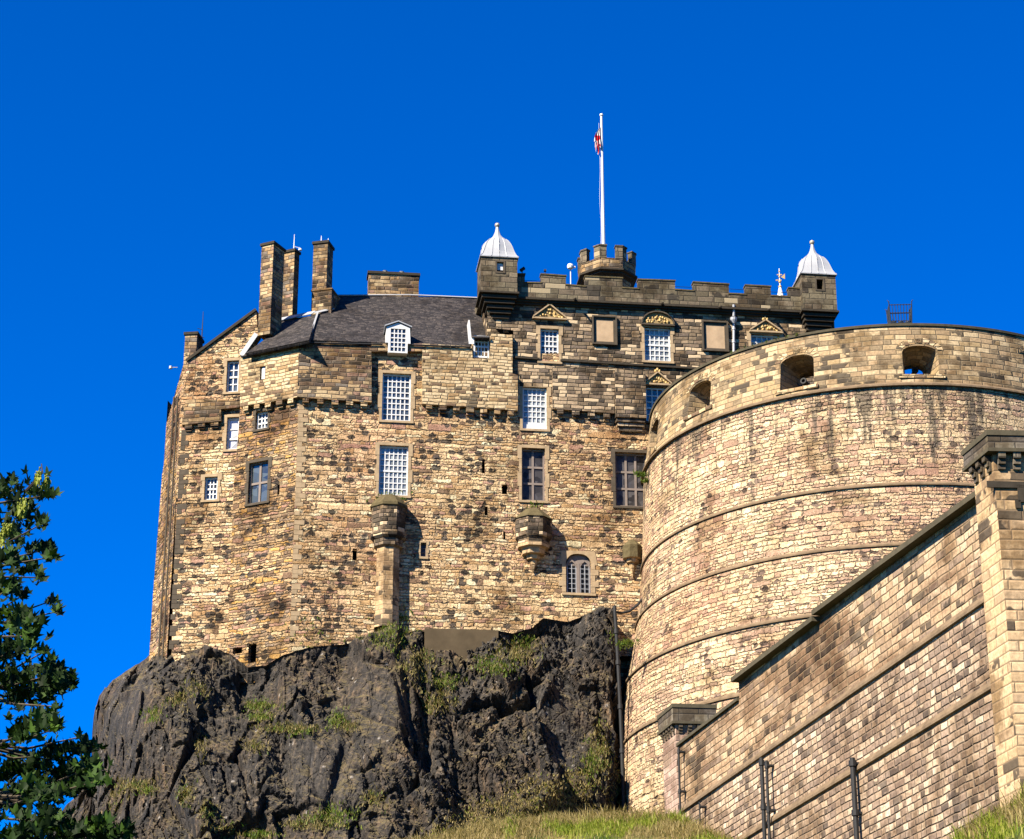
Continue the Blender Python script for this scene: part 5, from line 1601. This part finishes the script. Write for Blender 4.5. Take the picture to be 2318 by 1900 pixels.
# grass blades
def blades(mb, P, h, wd, n, spread, lean=.35, rnd=random):
    for _ in range(n):
        b = P + Vector((rnd.gauss(0, spread), rnd.gauss(0, spread), rnd.gauss(0, spread * .2) - .03))
        a = rnd.uniform(0, 2 * PI); l = rnd.uniform(.1, lean); hh = h * rnd.uniform(.5, 1.2)
        d = Vector((math.cos(a) * l, math.sin(a) * l - .1, 1)) * hh; s_ = Vector((math.sin(a + 1), math.cos(a + 1) * .3, 0)).normalized() * wd * rnd.uniform(.6, 1.3)
        m_ = b + d * .55; tip = b + d * 1.0 + Vector((math.cos(a), math.sin(a), -.35)) * hh * l * .8
        mb.face([b - s_, b + s_, m_ + s_ * .7, m_ - s_ * .7]); mb.face([m_ - s_ * .7, m_ + s_ * .7, tip])
rg_ = random.Random(3)
gm1 = MB(); gm2 = MB()
for _ in range(7000):
    px = rg_.uniform(760, 2380); top = lerp_tab(HT, px)
    if top > 1930: continue
    py = top + abs(rg_.gauss(0, 26)) - 1
    if py > 1925: continue
    d = ray(px, py + 1).normalized(); hit = hill_bvh.ray_cast(CAM, d)
    if hit[0] is None: continue
    dryp = noise.noise(Vector((px * .012, py * .03, 1))) > -.02 or px < 1150
    blades(gm2 if dryp else gm1, hit[0], (.42 if px < 1700 else .55) * rg_.choice((.7, .8, 1, 1, 1.5)), .018, 4, .16, .5, rnd=rg_)

# plants rooted on ledges of the crag: (px, py, rx, ry, count, green?)
LG = [(590, 1600, 32, 10, 120, 1), (590, 1626, 24, 8, 80, 1), (350, 1620, 18, 14, 60, 1), (400, 1590, 22, 20, 60, 0), (650, 1652, 60, 10, 160, 0), (680, 1660, 30, 8, 60, 1), (765, 1635, 22, 14, 80, 1), (790, 1650, 18, 12, 70, 0), (300, 1780, 50, 16, 160, 0), (330, 1790, 20, 12, 60, 1),
      (420, 1800, 18, 26, 70, 0), (455, 1690, 14, 26, 50, 0), (580, 1690, 24, 14, 60, 0), (885, 1440, 40, 40, 200, 1), (930, 1410, 22, 16, 90, 1), (950, 1510, 40, 34, 180, 0), (990, 1590, 34, 26, 160, 0), (1010, 1545, 36, 16, 100, 1), (1120, 1510, 40, 20, 170, 1), (1170, 1480, 36, 24, 170, 0), (1190, 1455, 22, 14, 60, 1),
      (1360, 1700, 24, 50, 220, 0), (1340, 1730, 26, 30, 120, 1), (1310, 1760, 34, 30, 160, 0), (1250, 1790, 80, 30, 700, 0), (1200, 1835, 110, 22, 800, 0), (1080, 1860, 70, 18, 420, 0), (1150, 1815, 90, 14, 200, 1), (1010, 1885, 50, 12, 160, 0), (760, 1850, 50, 22, 160, 1), (700, 1870, 50, 16, 130, 0), (590, 1893, 30, 8, 110, 1), (500, 1880, 40, 14, 60, 0), (850, 1810, 26, 20, 80, 0),
      (470, 1840, 20, 20, 60, 0), (360, 1470, 18, 8, 60, 0), (700, 1450, 40, 10, 60, 0), (250, 1800, 30, 10, 60, 0), (210, 1820, 40, 30, 140, 0), (440, 1570, 24, 20, 60, 0), (1300, 1810, 50, 24, 160, 0), (1390, 1780, 14, 50, 160, 0), (1400, 1450, 12, 20, 60, 1)]
lg1, lg2 = MB(), MB()
for (cx, cy, rx, ry, n_, gr) in LG:
    for _ in range(n_):
        px, py = rg_.gauss(cx, rx * .6), rg_.gauss(cy, ry * .6)
        d = ray(px, py).normalized(); hit = crag_bvh.ray_cast(CAM, d)
        if hit[0] is None or hit[0].y > 150: continue
        if cy > 1740 and cx > 950:
            
            if rg_.random() < .55: blades(gm2 if rg_.random() < .9 else gm1, hit[0] + Vector((0, -.02, -.05)), .24, .022, 4, .25, .9, rnd=rg_)
            continue
        mbx = (lg1 if rg_.random() < .8 else lg2) if gr else (lg2 if rg_.random() < .85 else lg1)
        blades(mbx, hit[0] + Vector((0, -.05, 0)), .34, .028, 3, .14, .9, rnd=rg_)
tag(gm1.build('grass', M['blade'], kind='stuff'), 'bright green meadow grass on the bank below the walls', 'grass')
tag(gm2.build('dry_grass', M['dry'], kind='stuff'), 'straw coloured dry grass on the bank and lower slope', 'grass')
tag(lg1.build('ledge_plants', M['weed'], kind='stuff'), 'green weeds and grass rooted on ledges of the dark crag', 'plants')
tag(lg2.build('ledge_dry_grass', M['drydark'], kind='stuff'), 'brown dry grass tufts on ledges of the dark crag', 'grass')
# weeds growing out of the masonry
wd_ = MB(); rr = random.Random(9)
for (x, y, n_, sp_) in ((1450, 1075, 60, 8), (1462, 1090, 30, 5), (900, 1400, 60, 22), (1418, 1458, 60, 12), (880, 1128, 50, 22), (1210, 1146, 14, 10), (700, 1440, 30, 40), (1760, 748, 16, 60), (1690, 770, 10, 40)):
    for _ in range(n_):
        px, py = rr.gauss(x, sp_), rr.gauss(y, sp_ * .4)
        if x < 1250: P = F3.hit(px, py, .12)
        elif x > 1600:
            a, z = drum_hit(px, lerp_tab([(1640, 806), (1700, 783), (1780, 765), (1880, 752)], px)); P = Vector((DC.x + (rad(z) + .1) * math.cos(R(a)), DC.y + (rad(z) + .1) * math.sin(R(a)), ZT + .1))
        else: P = at(px, py, 147.5 if y < 1200 else 142.8)
        blades(wd_, P, .25, .035, 2, .05, 1.1, rnd=rr)
tag(wd_.build('wall_plants', M['weed'], kind='stuff'), 'weeds sprouting from joints and ledges of the castle masonry', 'plants')

# ================================================================== sycamore
tree = thing('sycamore_tree', 'dark green sycamore crown reaching in from the left edge, close to the viewer', 'tree', (-8.6, 24, 0))
TY = 24.0
def tp(px, py, dy=0): return at(px, py, TY + dy)
bl = random.Random(21)
CL = [  # leafy sprays in the photograph: px, py, rx, ry, leaves
    (30, 1110, 45, 40, 34), (85, 1125, 22, 28, 14), (110, 1122, 18, 6, 8), (40, 1160, 50, 40, 34), (98, 1185, 16, 14, 12), (30, 1210, 40, 36, 30), (20, 1270, 36, 26, 24), (100, 1245, 34, 8, 20), (115, 1262, 20, 8, 12), (60, 1285, 28, 20, 18), (88, 1308, 14, 14, 9),
    (20, 1330, 30, 30, 26), (50, 1350, 16, 10, 8), (112, 1362, 14, 10, 5), (132, 1384, 12, 12, 5), (40, 1400, 40, 34, 36), (60, 1440, 34, 34, 34), (20, 1470, 36, 34, 30), (95, 1478, 14, 10, 5), (122, 1492, 12, 8, 4),
    (110, 1530, 50, 26, 52), (140, 1545, 26, 24, 26), (90, 1570, 44, 26, 44), (30, 1540, 34, 36, 36), (165, 1556, 10, 8, 4), (126, 1600, 6, 14, 4), (40, 1590, 44, 24, 24), (100, 1635, 36, 24, 28), (125, 1650, 14, 18, 8), (50, 1660, 44, 30, 40),
    (186, 1668, 8, 8, 2), (212, 1696, 18, 12, 12), (160, 1700, 40, 14, 26), (120, 1710, 34, 20, 30), (200, 1740, 40, 20, 40), (150, 1760, 46, 26, 56), (60, 1740, 60, 34, 70), (215, 1770, 22, 16, 18), (100, 1800, 56, 26, 64), (170, 1790, 34, 16, 26), (30, 1820, 44, 34, 50), (90, 1860, 60, 30, 70),
    (160, 1885, 40, 20, 36), (210, 1890, 40, 16, 36), (260, 1892, 36, 14, 34), (230, 1870, 26, 12, 18), (285, 1880, 14, 10, 8), (40, 1895, 60, 20, 50), (120, 1920, 80, 20, 60), (240, 1925, 60, 14, 50)]
for k in range(46):   # the rest of the crown, outside the frame
    CL.append((bl.uniform(-760, -20), bl.uniform(1020, 2250), 70, 55, 46))
for k in range(10): CL.append((bl.uniform(-60, 200), bl.uniform(1950, 2150), 60, 40, 46))
LOBE = []
def leaf_shape():
    # five pointed lobes
    pts = [(0, 0)]
    spec = [(-115, .50), (-88, .28), (-58, .80), (-34, .42), (-14, .72), (0, 1.0), (14, .72), (34, .42), (58, .80), (88, .28), (115, .50)]
    return [(math.sin(R(a)) * r, math.cos(R(a)) * r) for a, r in spec]
SH = leaf_shape()
lm = MB()
sprays = []
def leaf(mb, P, size, rnd):
    # blade hangs outward and down, cupped
    yaw = rnd.uniform(0, 2 * PI); tilt = R(rnd.gauss(118, 26)); roll = rnd.gauss(0, .45)
    rot = Matrix.Rotation(yaw, 3, 'Z') @ Matrix.Rotation(tilt, 3, 'X') @ Matrix.Rotation(roll, 3, 'Y')
    V = []
    for x, y in SH:
        V.append(P + rot @ Vector((x * size, y * size, -abs(x) * size * .35 - y * y * size * .22)))
    for i in range(len(V) - 1):
        mb.face([P, V[i], V[i + 1]])
for (cx, cy, rx, ry, n_) in CL:
    dy = bl.uniform(-1.3, 1.3)
    ctr = tp(cx, cy, dy); sprays.append((cx, cy, dy))
    for _ in range(int(n_ * (1.7 if cx > -20 else 1.6))):
        px, py = cx + rx * bl.gauss(0, .5), cy + ry * bl.gauss(0, .5)
        leaf(lm, tp(px, py, dy + bl.gauss(0, .35)), bl.uniform(.08, .135), bl)
cr = lm.build('crown', M['leaf'], tree, merge=True)
# trunk and limbs
tk = MB()
tk.tube([(-8.6, 24, -.3), (-8.5, 24, 2.5), (-8.2, 24.1, 6), (-7.8, 24, 9), (-7.4, 24, 11.5)], [.38, .32, .24, .15, .05], 12)
NODES = [(-150, 1120), (-120, 1260), (-110, 1400), (-90, 1540), (-80, 1680), (-60, 1800), (-40, 1950), (60, 2020), (-400, 1200), (-420, 1500), (-420, 1800), (-380, 2100), (-650, 1300), (-650, 1700)]
for (x, y) in NODES:
    e = tp(x, y, 0); b = Vector((-8.6, 24, max(1.6, min(10.5, e.z - 1.6 - abs(e.x + 8.6) * .3))))
    tk.tube([b, b.lerp(e, .5) + Vector((0, 0, .25)), e], [.10, .07, .04], 6)
for (cx, cy, dy) in sprays:
    x, y = min(NODES, key=lambda q: (q[0] - cx) ** 2 + (q[1] - cy) ** 2 * 1.6)
    b = tp(x, y, 0); e = tp(cx, cy, dy); m_ = b.lerp(e, .55) + Vector((0, 0, -.10))
    tk.tube([b, m_, e], [.022, .014, .006], 4)
tk.build('trunk', M['bark'], tree)
def keys(cx, cy, rx, ry, n_, dy):
    mb = MB()
    for _ in range(n_):
        P = tp(cx + bl.gauss(0, rx * .5), cy + bl.gauss(0, ry * .5), dy + bl.gauss(0, .05))
        a = bl.uniform(0, PI); s_ = Vector((math.cos(a), math.sin(a), 0)) * .018; d = Vector((bl.gauss(0, .25), bl.gauss(0, .25), -1)).normalized() * bl.uniform(.06, .1)
        mb.face([P, P + d * .4 + s_, P + d, P + d * .5 - s_]); mb.ball(P, .012, 4)
    mb.build('seed_cluster', M['seed'], tree)
keys(87, 1074, 7, 10, 30, -1.5); keys(105, 1086, 7, 11, 34, -1.5); keys(52, 1148, 11, 14, 44, -1.7); keys(15, 1194, 10, 10, 34, -1.7); keys(4, 1212, 7, 12, 30, -1.7)
tw = MB(); tw.tube([tp(60, 1110, 0), tp(80, 1090, -.8), tp(96, 1070, -1.5), tp(94, 1050, -1.5)], [.02, .015, .01, .005], 5); tw.build('twig', M['bark'], tree)
print('objects', len(bpy.data.objects))
